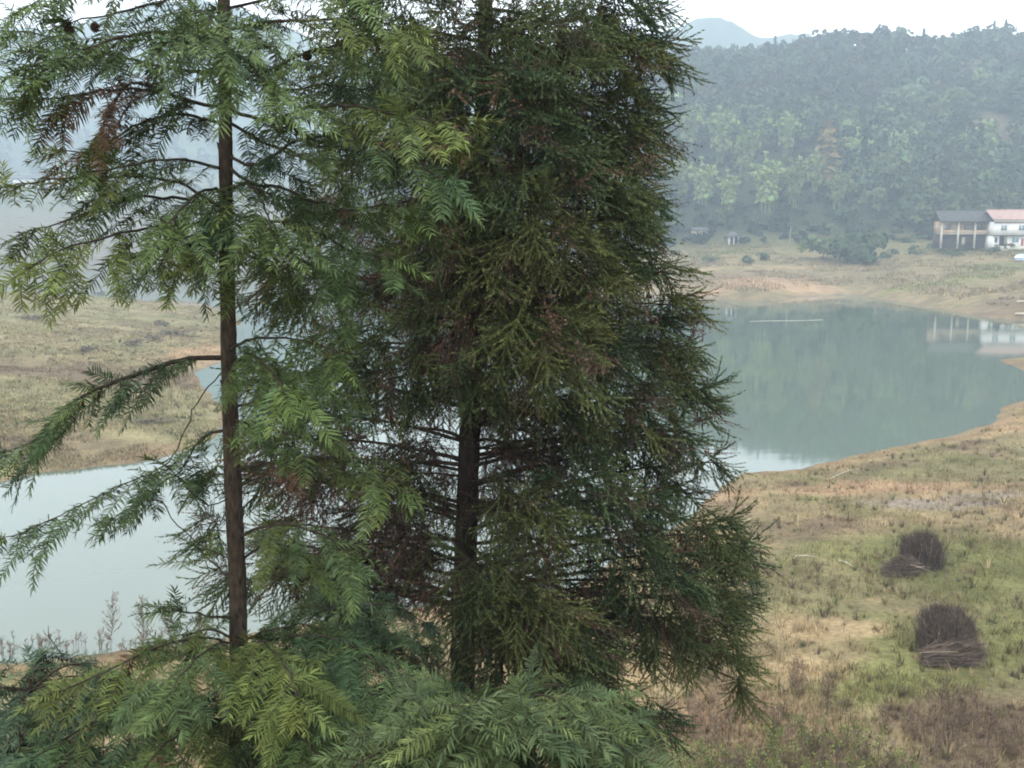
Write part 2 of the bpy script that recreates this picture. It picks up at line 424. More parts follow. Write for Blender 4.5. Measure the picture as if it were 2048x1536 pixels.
# ground sheet: finer near the viewer, one surface out to the hills
ys = np.concatenate([np.arange(-70, -6, 4.0), np.arange(-6, 20, 0.8), np.arange(20, 70, 0.4), np.arange(70, 150, 0.9), np.arange(150, 300, 1.6), np.arange(300, 500, 3.0), np.geomspace(500, 1180, 45)])
sx = np.linspace(-1, 1, 271)
xs0 = np.sign(sx) * (np.abs(sx) * 0.42 + 0.58 * np.abs(sx) ** 3.2)
xv = []
for y in ys:
    wdt = np.interp(y, [-70, 10, 30, 70, 150, 300, 500, 1180], [80, 80, 110, 180, 320, 560, 900, 1250])
    xv.append(xs0 * wdt)
X = np.array(xv); Yg = np.repeat(ys[:, None], len(sx), 1)
Z = height(X.ravel(), Yg.ravel())
cols = land_col(X.ravel(), Yg.ravel(), Z)
nr, nc = X.shape
ii = (np.arange(nr - 1)[:, None] * nc + np.arange(nc - 1)[None]).ravel()
quads = np.stack([ii, ii + 1, ii + nc + 1, ii + nc], 1)
g = link("ground", make_mesh("ground", np.stack([X.ravel(), Yg.ravel(), Z], 1), quads, M['ground'], cols, True))
tag(g, "straw and olive lake banks, headland and wooded slope", kind="structure")

# water sheet
wv = np.array([(-420, 20, 0), (140, 20, 0), (140, 425, 0), (-420, 425, 0)], float)
w = link("water", make_mesh("water", wv, [(0, 1, 2, 3)], M['water']))
tag(w, "still green lake water mirroring the hill", kind="structure")

# far mountains
def mountain(name, U, V, yr, y0, y1, label, col):
    yy = np.concatenate([np.linspace(y0, yr, 28), np.linspace(yr + 6, y1, 8)]); xx = np.linspace(-1150, 1150, 400)
    gx, gy = np.meshgrid(xx, yy); x = gx.ravel(); y = gy.ravel()
    v = np.interp(1024 + 1967 * x / yr, U, V); dv = (768 - v) / 1967.0
    k = (-math.sin(TH) + dv * math.cos(TH)) / (math.cos(TH) + dv * math.sin(TH)); zr = CAMZ + k * yr
    t = np.where(y < yr, (y - y0) / (yr - y0), 1 - 0.5 * (y - yr) / (y1 - yr))
    z = zr * np.clip(t, 0, 1) ** 0.85 * (1 + 0.25 * (fbm(x / 90, y / 90, 4, 71) - .5) * np.sin(math.pi * np.clip(t, 0, 1))) + 7 * (fbm(x / 9, y / 9, 3, 73) - .5)
    c = col * (0.7 + 0.9 * fbm(x / 25, y / 25, 4, 75))[:, None]
    n, m = gx.shape; i = (np.arange(n - 1)[:, None] * m + np.arange(m - 1)[None]).ravel()
    o = link(name, make_mesh(name, np.stack([x, y, z], 1), np.stack([i, i + 1, i + m + 1, i + m], 1), M['ground'], c, True))
    tag(o, label, kind="structure")
mountain("hills", [-3000, -200, 100, 250, 400, 600, 800, 1000, 1200, 1500, 5000], [250, 240, 245, 270, 250, 290, 310, 300, 260, 240, 240], 800, 640, 930, "hazy wooded hills beyond the far village", np.array([.06, .08, .05]))
mountain("mountain", MTN['u'], MTN['v'], 1010, 850, 1160, "pale mountain ridge fading into the haze", np.array([.06, .08, .05]))

# ------------------------------------------------------------------ far trees
def quads_to_tris(c, a, b):
    n = len(c); v = np.stack([c - a - b, c + a - b, c + a + b, c - a + b], 1).reshape(-1, 3)
    i = np.arange(n)[:, None] * 4
    t = np.concatenate([i + np.array([[0, 1, 2]]), i + np.array([[0, 2, 3]])], 0)
    return v, t
def leaf_cloud(pd, size, r, flat=.25):
    cen, out_ = pd; n = len(cen); nrm = out_ + r.normal(0, .38, (n, 3)); nrm[:, 2] += flat; nrm /= np.linalg.norm(nrm, axis=1)[:, None] + 1e-9
    a = np.cross(nrm, r.normal(size=(n, 3))); a /= np.linalg.norm(a, axis=1)[:, None] + 1e-9; b = np.cross(nrm, a)
    s = size * r.uniform(.6, 1.3, n)
    return quads_to_tris(cen, a * s[:, None], b * (s * r.uniform(.5, .9, n))[:, None])
def lobes(lob, n, r, fl, lo=.6, pw=.6):
    L = np.array(lob); w = L[:, 3] ** 2; pick = r.choice(len(L), n, p=w / w.sum()); d = r.normal(size=(n, 3)); d /= np.linalg.norm(d, axis=1)[:, None]; d[:, 2] = np.where(d[:, 2] < -.4, -d[:, 2], d[:, 2])
    return L[pick, :3] + d * (L[pick, 3] * r.uniform(lo, 1.06, n) ** pw)[:, None] * np.array([1, 1, fl]), d
def crown_pts(kind, n, r):
    if kind == 'broad':
        return lobes([(r.normal(0, 1.6), r.normal(0, 1.6), r.uniform(2.6, 6.6), r.uniform(1.1, 2.1)) for _ in range(r.integers(7, 11))], n, r, .8)
    if kind == 'conifer':
        t = r.random(n) ** .75; z = 1.2 + t * 9.0; rr = (1 - t) * 2.3 * r.uniform(.3, 1.1, n) * (0.75 + .35 * np.sin(z * 5.2)) + .12; a = r.random(n) * 2 * math.pi
        return np.stack([np.cos(a) * rr, np.sin(a) * rr, z - rr * .25], 1), np.stack([np.cos(a), np.sin(a), np.full(n, .5)], 1)
    if kind == 'pine':
        return lobes([(r.normal(0, 1.0) * (1.4 - k / 8), r.normal(0, 1.0) * (1.4 - k / 8), 3.2 + k * .6 + r.normal(0, .3), r.uniform(.9, 1.5)) for k in range(7)], n, r, .6)
    if kind == 'bush':
        p, d = lobes([(r.normal(0, .75), r.normal(0, .75), r.uniform(.4, 1.5), r.uniform(.55, .95)) for _ in range(9)], n, r, 1.0)
        p[:, 2] = np.abs(p[:, 2]); return p, d
def tint(n, base, r, var=.2, hue=.09):
    f = np.exp(r.normal(0, var, n))[:, None]; c = np.asarray(base)[None] * f
    return c * (1 + r.normal(0, hue, (n, 3)) * [1, .4, .8])
def crown_mesh(kind, n, size, base, seed, name='crown'):
    r = np.random.default_rng(seed); c = crown_pts(kind, n, r)
    v, t = leaf_cloud(c, size, r); col = np.repeat(np.clip(tint(n, base, r), .004, 1), 4, 0)
    return make_mesh(name, v, t, M['crown'], col)
def trunk_mesh(h, r0, seed, limbs=4):
    r = np.random.default_rng(seed); A = Acc()
    P = np.array([[0, 0, -.6], [r.normal(0, .1), r.normal(0, .1), h * .35], [r.normal(0, .2), r.normal(0, .2), h * .7], [r.normal(0, .25), r.normal(0, .25), h]])
    A.add(*tube(spline(P, 6), np.linspace(r0, r0 * .3, 6), 6))
    for k in range(limbs):
        z = h * r.uniform(.4, .9); a = r.random() * 6.28; L = r.uniform(.8, 1.8)
        A.add(*tube(np.array([[0, 0, z], [math.cos(a) * L * .5, math.sin(a) * L * .5, z + L * .35], [math.cos(a) * L, math.sin(a) * L, z + L * .5]]), [r0 * .4, r0 * .28, r0 * .12], 4))
    return A.mesh('trunk', M['far_trunk'])

def proto(name, kind, n, size, base, seed, h, r0):
    e = empty(name, (0, 0, 0)); link('trunk', trunk_mesh(h, r0, seed, 0 if kind == 'conifer' else 4), e); link('crown', crown_mesh(kind, n, size, base, seed), e)
    return e
DKG = np.array([.035, .052, .03]); MIDG = np.array([.055, .08, .04]); BAMB = np.array([.19, .235, .09]); YEL = np.array([.27, .21, .085]); GRN2 = np.array([.075, .1, .045])
used = set()
def put(p, pos, rz, sc, label, cat, group=None):
    o = copy_tree(p) if p.name in used else p
    used.add(p.name)
    o.location = pos; o.rotation_euler = (0, 0, rz); o.scale = (sc, sc, sc)
    tag(o, label, cat, group); return o

# forest on the hill as one mass
def forest(name, label, pts, kinds, seed, big=1.0):
    r = np.random.default_rng(seed); A = Acc(); lib = []
    for k, (kind, base, n, size) in enumerate(kinds):
        for j in range(4):
            c = crown_pts(kind, n, r); lib.append((*leaf_cloud(c, size, r), base))
    for (x, y, z) in pts:
        v, t, base = lib[r.integers(len(lib))]
        a = r.random() * 6.28; s = r.uniform(.65, 1.2) * big; ca, sa = math.cos(a), math.sin(a)
        V = np.stack([(v[:, 0] * ca - v[:, 1] * sa), v[:, 0] * sa + v[:, 1] * ca, v[:, 2] * r.uniform(.85, 1.15)], 1) * s + (x, y, z - .8)
        n = len(v) // 4
        A.add(V, t, np.repeat(np.clip(tint(n, base * math.exp(r.normal(0, .28)), r, .14, .08), .004, 1), 4, 0))
    o = link(name, A.mesh(name, M['crown'])); tag(o, label, kind='stuff'); return o
r = np.random.default_rng(91)
pts = []
for _ in range(14000):
    y = r.uniform(Y_0 + 6, Y_R + 14); u = r.uniform(700, 2200); x = (u - 1024) / 1967 * y
    pts.append((x, y))
pts = np.array(pts)
keep = np.zeros(len(pts), bool); cell = {}
for i, (x, y) in enumerate(pts):
    k = (int(x // 5.0), int(y // 5.0))
    if k in cell: continue
    cell[k] = 1; keep[i] = True
pts = pts[keep]
pu = 1024 + 1967 * pts[:, 0] / pts[:, 1]
m = (clearing_w(pts[:, 0], pts[:, 1]) < .4) & (fbm(pts[:, 0] / 25, pts[:, 1] / 25, 3, 88) > .22) & ~((pu > 1330) & (pu < 1800) & (pts[:, 1] < 350 - 40 * (pu > 1660)))
pts = pts[m]
pz = height(pts[:, 0], pts[:, 1], False)
hi = pts[:, 1] + 40 * (fbm(pts[:, 0] / 30, pts[:, 1] / 30, 3, 89) - .5) > 385
forest("forest", "dark hazy pine wood on the upper slope of the hill", np.c_[pts, pz][hi], [('pine', DKG * 1.1, 54, .62), ('pine', DKG * .9, 54, .62), ('broad', MIDG * .9, 64, .72), ('pine', DKG * 1.35, 54, .62), ('broad', np.array([.075, .07, .045]), 64, .7)], 92, 1.15)
forest("forest", "lighter mixed wood on the lower slope of the hill", np.c_[pts, pz][~hi], [('broad', MIDG * 1.1, 150, .42), ('broad', GRN2 * 1.1, 150, .42), ('conifer', DKG * 1.1, 90, .45), ('broad', MIDG, 150, .42), ('broad', BAMB * .6, 150, .42)], 95, 1.5)
r = np.random.default_rng(96); up = []
for _ in range(520):
    y = r.uniform(284, 352); u = r.uniform(1200, 1960); x = (u - 1024) / 1967 * y
    if y < 300 and 1870 < u: continue
    up.append((x, y, H(x, y) + .3))
forest("understorey", "dark bushes filling the foot of the wooded hill", up, [('bush', DKG * .6, 70, .55), ('bush', DKG * .8, 70, .55), ('bush', MIDG * .7, 70, .5)], 97, 1.0)
# wood on the hills behind the left village
r = np.random.default_rng(93); lp = []
for _ in range(1000):
    u = r.uniform(-250, 1150); y = r.uniform(640, 800); x = (u - 1024) / 1967 * y
    v = np.interp(1024 + 1967 * x / 800, [-3000, -200, 100, 250, 400, 600, 800, 1000, 1200, 1500, 5000], [250, 240, 245, 270, 250, 290, 310, 300, 260, 240, 240])
    zr = PY(u, v, 800)[2]; t = (y - 640) / 160
    lp.append((x, y, zr * t ** .85 + 1))
forest("forest", "far hazy wood on the hills behind the village", lp, [('pine', DKG, 26, 1.0), ('broad', MIDG, 30, 1.2)], 94)

# pines standing out along the ridge
pine = [proto('pine_tree', 'pine', 170, .42, DKG, 200 + k, 6.5, .16) for k in range(3)]
con = [proto('conifer_tree', 'conifer', 190, .4, DKG, 210 + k, 9, .17) for k in range(2)]
ridge_u = [1392, 1428, 1462, 1492, 1528, 1548, 1572, 1596, 1622, 1648, 1676, 1700, 1724, 1745, 1768, 1790, 1812, 1838, 1856, 1878, 1902, 1924, 1946, 1968, 1990, 2012, 2034]
for k, u in enumerate(ridge_u):
    y = Y_R - 2 + 8 * math.sin(k * 2.3); x = (u - 1024) / 1967 * y
    big = u in (1812, 1968)
    p = con[k % 2] if big or k % 9 == 4 else pine[k % 3]
    lab = {1812: "tall dark conifer spire where the ridge dips", 1968: "tallest conifer spire on the ridge near the top of the hill"}.get(u)
    put(p, (x, y, H(x, y) - .4), k * 1.7, 1.15 if big else .75 + .35 * abs(math.sin(k * 5.1)), lab or "small dark tree on the skyline of the wooded ridge", "tree", None if lab else "trees along the ridge")

# yellowing tree, bamboo, bushes at the foot of the hill
def bamboo_proto(seed, n_c=20):
    r = np.random.default_rng(seed); e = empty('bamboo_clump', (0, 0, 0)); A = Acc(); cen = []; nr_ = []
    for k in range(n_c):
        a = k * 2.4 + r.normal(0, .3); lean = r.uniform(.4, 3.4) * (1 if k > 3 else .3); h = r.uniform(6.5, 9.5) + (1.5 if k < 4 else 0); b = np.array([math.cos(a), math.sin(a), 0]); s = b * r.uniform(.1, 1.2)
        P = spline([s + [0, 0, -.4], s + b * lean * .15 + [0, 0, h * .5], s + b * lean * .5 + [0, 0, h * .88], s + b * lean + [0, 0, h * .95], s + b * (lean + .8) + [0, 0, h * .84]], 12)
        A.add(*tube(P[:10], np.linspace(.06, .02, 10), 4))
        for q in range(44):                # a feathery plume over the bent upper half of each culm
            t = r.uniform(.38, 1); p = P[min(int(t * 11), 11)]; d = unit(r.normal(size=3) + [0, 0, .3] + b * .4); w = .95 * math.sin(math.pi * min(1, .25 + .7 * t)) + .2
            cen.append(p + d * w * r.uniform(.5, 1) - [0, 0, .15]); nr_.append(d)
    cen = np.array(cen); v, t = leaf_cloud((cen, np.array(nr_)), .34, r, .35)
    link('culm', A.mesh('culm', M['culm']), e)
    link('foliage', make_mesh('foliage', v, t, M['crown'], np.repeat(np.clip(tint(len(cen), BAMB * (1 + .2 * (seed % 3 - 1)), r, .12, .06), .01, 1), 4, 0)), e)
    return e
bp_ = [bamboo_proto(300 + k) for k in range(3)]
bam = [(1372, 0, 352, "bamboo clump highest up the slope, nearest the big cedar"), (1432, 0, 345, "rounded pale bamboo clump beside the highest one"), (1400, 0, 312, "bamboo clump behind the earth walled hut"),
       (1480, 0, 328, "bamboo clump above the little pillared hut"), (1560, 0, 345, "bamboo clump just left of the yellowing tree"), (1525, 0, 305, "broad bamboo clump with plumes hanging over the dark hollow"),
       (1578, 0, 308, "bamboo clump leaning over the pale bare trunk"), (1620, 0, 318, "bamboo clump at the foot of the yellowing tree"), (1700, 0, 332, "bamboo clump on the slope above the big lakeside bush"), (1752, 0, 326, "bamboo clump on the slope toward the grey roofed house"),
       (1355, 0, 318, "lowest bamboo clump touching the cedar's outline"), (1450, 0, 308, "low bamboo clump between the field huts"), (1665, 0, 306, "bamboo clump behind the yellow-green bush")]
for k, (u, v, y, lab) in enumerate(bam):
    x = (u - 1024) / 1967 * y
    put(bp_[k % 3], (x, y, H(x, y) - .3), k * 2.1, (1.7, 1.9, 1.5, 1.8, 1.5, 1.75, 1.55, 1.3, 1.5, 1.4, 1.5, 1.2, 1.3)[k], lab, "bamboo")
yt = proto('autumn_tree', 'conifer', 620, .36, YEL * .75, 400, 10, .2)
x = (1638 - 1024) / 1967 * 322; put(yt, (x, 322, H(x, 322) - .3), 0, 2.0, "tall yellowing tree rising above the bamboo", "tree"); yt.scale = (3.0, 3.0, 1.95)
br = [proto('broadleaf_tree', 'broad', 420, .5, (MIDG * 1.1, GRN2 * 1.2, MIDG)[k], 410 + k, 4.5, .2) for k in range(3)]
bl = [(1690, 292, 1.0, "green tree just behind the big lakeside bush"), (1745, 300, 1.1, "dark tree between the lakeside bush and the grey roofed house"), (1800, 296, 1.0, "rounded tree in front of the wood, two trees before the grey house"),
      (1850, 288, .9, "tree standing close against the grey house's open end"), (1900, 292, 1.2, "dark tree rising behind the grey roof"), (1955, 296, 1.2, "dark tree behind the joint of the two houses"), (2030, 300, 1.1, "dark tree behind the red roof"),
      (1660, 282, .7, "small tree at the edge of the field by the bush"), (1340, 300, .9, "tree at the field edge beside the cedar's outline"), (1500, 290, .75, "low tree in the hollow beside the pillared hut"), (1445, 296, .8, "tree between the two field huts")]
for k, (u, y, s, lab) in enumerate(bl):
    x = (u - 1024) / 1967 * y; put(br[k % 3], (x, y, H(x, y) - .3), k * 1.3, s, lab, "tree")
bu = [proto('bush', 'bush', 320, .22, (MIDG, GRN2 * 1.3)[k], 430 + k, 1.2, .08) for k in range(2)]
big = proto('lakeside_bush', 'bush', 1500, .16, MIDG * 1.05, 440, 1.5, .12)
p = hit(1700, 528, 150); put(big, p, .4, 3.6, "large dark round bush on the far bank by the lake", "bush")
p = hit(1650, 520, 150); put(bu[1], p, 1.0, 2.9, "yellow-green bush beside the large dark lakeside bush", "bush")
sb = [(1822, 500), (1832, 512), (1790, 508), (1862, 497), (1770, 515), (1890, 492), (1925, 494), (1955, 497), (1815, 486), (1840, 478), (1986, 505), (1420, 522), (1530, 519), (1350, 508), (1495, 526), (1745, 520), (2010, 500), (1905, 512)]
for k, (u, v) in enumerate(sb):
    p = hit(u, v, 150); put(bu[k % 2], p - [0, 0, .15], k * 1.9, .55 + .4 * abs(math.sin(k * 3.3)), "small shrub on the stepped bank across the lake", "shrub", "shrubs on the far bank").scale = (1.3 * (.5 + .4 * abs(math.sin(k * 3.3))), 1.0, .55 + .25 * abs(math.sin(k * 1.7)))

# ------------------------------------------------------------------ houses across the lake
def part(name, parent, mat, *boxes):
    first = None
    for b in boxes:
        A = Acc(); A.add(*box(*b)); o = link(name, A.mesh(name, M[mat]), parent); first = first or o
    return first
def gable(parent, mat, x0, x1, y0, y1, z0, zr, th=.18, name='roof'):
    A = Acc(); ym = (y0 + y1) / 2
    v = np.array([(x0, y0, z0), (x1, y0, z0), (x1, ym, zr), (x0, ym, zr), (x0, y1, z0), (x1, y1, z0)], float)
    V = np.concatenate([v, v + [0, 0, th]])
    t = [(0, 2, 1), (0, 3, 2), (3, 5, 2), (3, 4, 5), (6, 7, 8), (6, 8, 9), (9, 8, 11), (9, 11, 10), (0, 1, 7), (0, 7, 6), (5, 4, 10), (5, 10, 11), (1, 2, 8), (1, 8, 7), (2, 5, 11), (2, 11, 8), (0, 6, 9), (0, 9, 3), (3, 9, 10), (3, 10, 4)]
    A.add(V, np.array(t)); n = int((x1 - x0) / .45)
    rf = link(name, A.mesh(name, M[mat]), parent)
    R = Acc()                              # rows of cover tiles down the near slope
    for k in range(n):
        xx = x0 + (k + .5) * (x1 - x0) / n
        R.add(*tube(np.array([(xx, y0 - .02, z0 + th + .01), (xx, ym, zr + th + .01)]), .09, 5))
    R.add(*box(x0 - .05, x1 + .05, ym - .14, ym + .14, zr + th, zr + th + .16))
    tr = link('tile_rows', R.mesh('tile_rows', M[mat]), rf); tr['kind'] = 'stuff'
    return rf
# grey-roofed house with open gallery
p = PY(1931, 488, 256); zb = p[2] - .2
hs = empty('grey_roofed_house', (p[0], p[1], zb), -.06, .93)
tag(hs, "old two-storey house with grey tiled roof and open pillared gallery", "house")
W = 7.0
part('lower_wall', hs, 'dark_wood', (-W, W, 1.6, 5.5, -1, 2.9))
part('upper_wall', hs, 'earth_wall', (-W, W, 1.7, 5.4, 3.05, 6.4))
part('balcony_floor', hs, 'concrete', (-W - .1, W + .1, -.35, 1.9, 2.9, 3.08))
for x in (-6.8, -2.3, 2.2, 6.7): part('pillar', hs, 'concrete', (x - .22, x + .22, -.5, -.1, -1.0, 6.2))
for x in (-4.6, -.1, 4.4): part('balcony_parapet', hs, 'earth_wall', (x - 1.95, x + 1.95, -.32, -.18, 3.085, 3.95))
part('eave_beam', hs, 'dark_wood', (-W, W, -.45, -.15, 6.2, 6.45))
for x in (-4.4, .6, 4.2): 
    wdw = part('window', hs, 'dark_wood', (x - .6, x + .6, 1.64, 1.72, 4.2, 5.4)); part('pane', wdw, 'glass', (x - .5, x + .5, 1.61, 1.645, 4.3, 5.3))
part('door', hs, 'pale_wood', (-.5, .4, 1.55, 1.62, 0, 2.1)); part('door', hs, 'dark_wood', (2.6, 3.5, 1.65, 1.72, 3.1, 5.1))
gable(hs, 'grey_tile', -W - .8, W + .8, -1.3, 6.4, 6.25, 9.2)
# white house with red roof
p = PY(1986, 491, 252); zb = p[2] - .15
hw = empty('white_house', (p[0], p[1], zb), -.06, .95)
tag(hw, "white two-storey house with red tiled roof on the far bank", "house")
L = 15.0
part('ground_floor_wall', hw, 'white_wall', (0, 1.9, .9, 1.1, -1, 2.75), (3.9, L, .9, 1.1, -1, 2.75), (0, .25, 1.1, 8, -1, 2.75), (L - .25, L, 1.1, 8, -1, 2.75), (1.9, 3.9, 2.6, 2.75, -1, 2.75))
part('upper_wall', hw, 'white_wall', (-.1, L + .1, -.2, 8, 2.9, 6.4))
part('floor_slab_shadow', hw, 'dark_wood', (-.05, L + .05, -.1, 8, 2.75, 2.9))  # slab coloured dark to paint the shadow line between the storeys
part('fascia', hw, 'white_wall', (-.3, L + .3, -.75, -.2, 6.4, 6.85))
part('eave_soffit', hw, 'red_tile', (-.2, L + .2, -.3, -.22, 6.0, 6.39))
part('porch_step', hw, 'concrete', (-.4, L + 1, -.9, .9, -1.2, .02))
for x in (1.5, 6.1, 10.6):
    wf = part('window', hw, 'white_wall', (x, x + 1.7, -.28, -.21, 4.1, 5.6)); part('pane', wf, 'glass', (x + .12, x + .78, -.30, -.285, 4.2, 5.5), (x + .92, x + 1.58, -.30, -.285, 4.2, 5.5))
wf = part('window', hw, 'white_wall', (5.1, 7.0, .83, .89, .9, 2.3)); part('pane', wf, 'glass', (5.22, 6.0, .81, .825, 1.0, 2.2), (6.1, 6.88, .81, .825, 1.0, 2.2))
dr = part('door', hw, 'white_wall', (.5, 1.5, .82, .88, 0.02, 2.4)); part('pane', dr, 'dark_wood', (.65, 1.35, .79, .815, 1.0, 2.2))
part('door', hw, 'red_paint', (7.6, 8.2, .8, .88, .03, 1.9))
part('doorway', hw, 'dark_wood', (1.95, 3.85, 2.5, 2.58, 0, 2.7))  # dark sheet standing in for the shade inside the opening
gable(hw, 'red_tile', -.9, L + .9, -1.1, 9.0, 6.86, 9.4)
e = empty('bundle', tuple(np.array([p[0] + 4.1, p[1] + .1, zb + .02])))
tag(e, "small red and white bundle by the white house's open doorway", "bundle")
A = Acc(); v, t = box(-.35, .35, -.25, .25, 0, .6); v[4:] *= [.7, .7, 1]; A.add(v, t); link('lower_bag', A.mesh('lower_bag', M['red_paint']), e)
A = Acc(); v, t = box(-.5, .1, -.2, .2, .61, 1.0); v[4:] *= [.6, .6, 1]; A.add(v, t); link('upper_bag', A.mesh('upper_bag', M['white_wall']), e)
# tarpaulin heap
p = hit(2043, 520, 150); e = empty('tarpaulin_heap', p)
tag(e, "heap under a white and blue sheet below the white house", "heap")
def mound(rx, ry, h, seed, n=18, m=7):
    r = np.random.default_rng(seed); v = []; t = []
    for i in range(m + 1):
        ph = i / m * math.pi / 2
        for j in range(n):
            a = j * 2 * math.pi / n; k = 1 + .22 * math.sin(3 * a + seed) + r.normal(0, .04)
            v.append((math.cos(a) * rx * math.cos(ph) * k, math.sin(a) * ry * math.cos(ph) * k, h * math.sin(ph) * (1 + r.normal(0, .05)) - .1))
    for i in range(m):
        for j in range(n):
            a, b = i * n + j, i * n + (j + 1) % n; t += [(a, b, b + n), (a, b + n, a + n)]
    return np.array(v), np.array(t)
v, t = mound(1.6, 1.2, 1.4, 3); link('sheet', make_mesh('sheet', v, t, M['blue_sheet']), e)
v, t = mound(.9, .8, .75, 5); link('white_sheet', make_mesh('white_sheet', v + [-.9, -.5, .55], t, M['white_wall']), e)
# huts in the field
p = hit(1400, 478, 200); e = empty('earth_hut', p, .1); tag(e, "low earth walled hut with open front in the field", "hut")
part('wall', e, 'earth_wall', (-2.2, -1.0, 0, .25, -.6, 2.2), (-.6, 2.2, 0, .25, -.6, 2.2), (-2.2, -1.95, .25, 3, -.6, 2.2), (1.95, 2.2, .25, 3, -.6, 2.2)); part('doorway', e, 'dark_wood', (-1.0, -.6, .3, .4, -.3, 2.0))  # the doorway is a dark panel painting the hut's unlit inside
gable(e, 'grey_tile', -2.5, 2.5, -.3, 3.3, 2.22, 3.1, .12)
p = hit(1467, 489, 200); e = empty('pillared_hut', p, .05); tag(e, "tiny hut with two pale pillars and thatched hip roof", "hut")
part('wall', e, 'earth_wall', (-1.5, -.5, .6, .8, -.5, 2.1), (-1.5, 1.5, 2.4, 2.6, -.5, 2.1)); part('doorway', e, 'dark_wood', (-.45, 1.45, 1.2, 1.3, -.3, 2.05))  # doorway: dark sheet behind the pillars, painted shade of the open interior
for x in (-1.35, .05, 1.4): part('pillar', e, 'white_wall', (x - .16, x + .16, -.2, .12, -.5, 2.1))
A = Acc(); A.add(np.array([(-2.1, -.9, 2.0), (2.1, -.9, 2.0), (2.1, 3.1, 2.0), (-2.1, 3.1, 2.0), (-.6, 1.1, 3.5), (.6, 1.1, 3.5)]), np.array([(0, 1, 5), (0, 5, 4), (1, 2, 5), (2, 3, 4), (2, 4, 5), (3, 0, 4), (0, 2, 1), (0, 3, 2)]))
link('roof', A.mesh('roof', M['grey_tile']), e)
# pale pole
p = hit(1579, 487, 200); e = empty('pole', p); tag(e, "thin pale bare trunk standing at the field edge", "pole")
A = Acc(); A.add(*tube(np.array([(0, 0, -.4), (.1, 0, 2.4), (.15, 0, 4.8)]), [.12, .1, .07], 6)); link('shaft', A.mesh('shaft', M['pole_wood']), e)
A = Acc(); A.add(*tube(np.array([(.12, 0, 3.2), (.45, 0, 3.9), (.6, 0, 4.5)]), [.05, .04, .02], 5)); link('limb', A.mesh('limb', M['pole_wood']), e)
# far village, left
def far_house(name, u, v, y, w, h, d, wall, roof, label, rz=0.0):
    p = PY(u, v, y); z = H(p[0], p[1]); e = empty(name, (p[0], p[1], z), rz); tag(e, label, "house")
    part('wall', e, wall, (-w / 2, w / 2, 0, d, -3, h)); gable(e, roof, -w / 2 - .6, w / 2 + .6, -.8, d + .8, h, h + 2.2)
    n = max(2, int(w / 4))
    for k in range(n):
        for zz in ((1.0, 4.2) if h > 5 else (1.0,)):
            x = -w / 2 + (k + .5) * w / n; f = part('window', e, 'white_wall', (x - .8, x + .8, -.06, -.005, zz, zz + 1.5)); part('pane', f, 'glass', (x - .65, x + .65, -.08, -.065, zz + .15, zz + 1.35))
    return e
far_house('long_white_building', 55, 396, 590, 36, 4.5, 8, 'white_wall', 'grey_tile', "long low white building far across the water at the left edge")
far_house('far_house', 690, 408, 570, 10, 6, 8, 'pale_wall', 'red_tile', "pale house with red roof glimpsed between fir and cedar")
far_house('far_house', 1130, 392, 430, 9, 6, 7, 'pale_wall', 'grey_tile', "pale house glimpsed through the middle of the cedar crown")
far_house('far_house', 175, 430, 505, 9, 5.5, 7, 'white_wall', 'grey_tile', "small white house on the hazy flat beyond the headland")
far_house('far_house', 300, 402, 560, 11, 6, 8, 'pale_wall', 'grey_tile', "pale house behind the fir's left boughs across the water")
r = np.random.default_rng(130); vp = []
for _ in range(150):
    y = r.uniform(430, 630); u = r.uniform(-150, 900); x = (u - 1024) / 1967 * y
    if fbm(np.array([x / 40]), np.array([y / 15]), 2, 131)[0] < .5: continue
    vp.append((x, y, H(x, y)))
forest("trees_by_the_village", "scattered hazy trees round the far village", vp, [('broad', MIDG, 50, .8), ('bush', MIDG * .8, 40, .4)], 132)
# planks / punts at the right edge
for k, (u, v, lab) in enumerate([(2046, 604, "upper of two pale boards lying on the bank at the right edge"), (2044, 630, "lower of two pale boards lying on the bank at the right edge")]):
    p = hit(u, v, 100); e = link('board', None) if False else None
    A = Acc(); v_, t_ = box(-1.0, 1.4, -.35, .35, 0, .22); v_[4:] *= [1.05, 1.1, 1]; A.add(v_, t_); A.add(*box(-.9, 1.3, -.30, .30, .221, .3))
    o = link('wooden_board', A.mesh('wooden_board', M['pale_wood']), None, tuple(p + [0, 0, .02])); o.rotation_euler = (0, 0, .15 - .3 * k); tag(o, lab, "board")
# floating bamboo
a, b = PZ(1500, 643), PZ(1646, 640)
A = Acc(); n = 14; q = np.linspace(0, 1, n)[:, None]; P = a * (1 - q) + b * q + np.c_[np.zeros(n), .25 * np.sin(q[:, 0] * 7), np.full(n, .03)]
A.add(*tube(P, .032, 6)); o = link('floating_pole', A.mesh('floating_pole', M['concrete'], P[0]), None, tuple(P[0])); tag(o, "long pale bamboo pole floating on the lake", "pole")

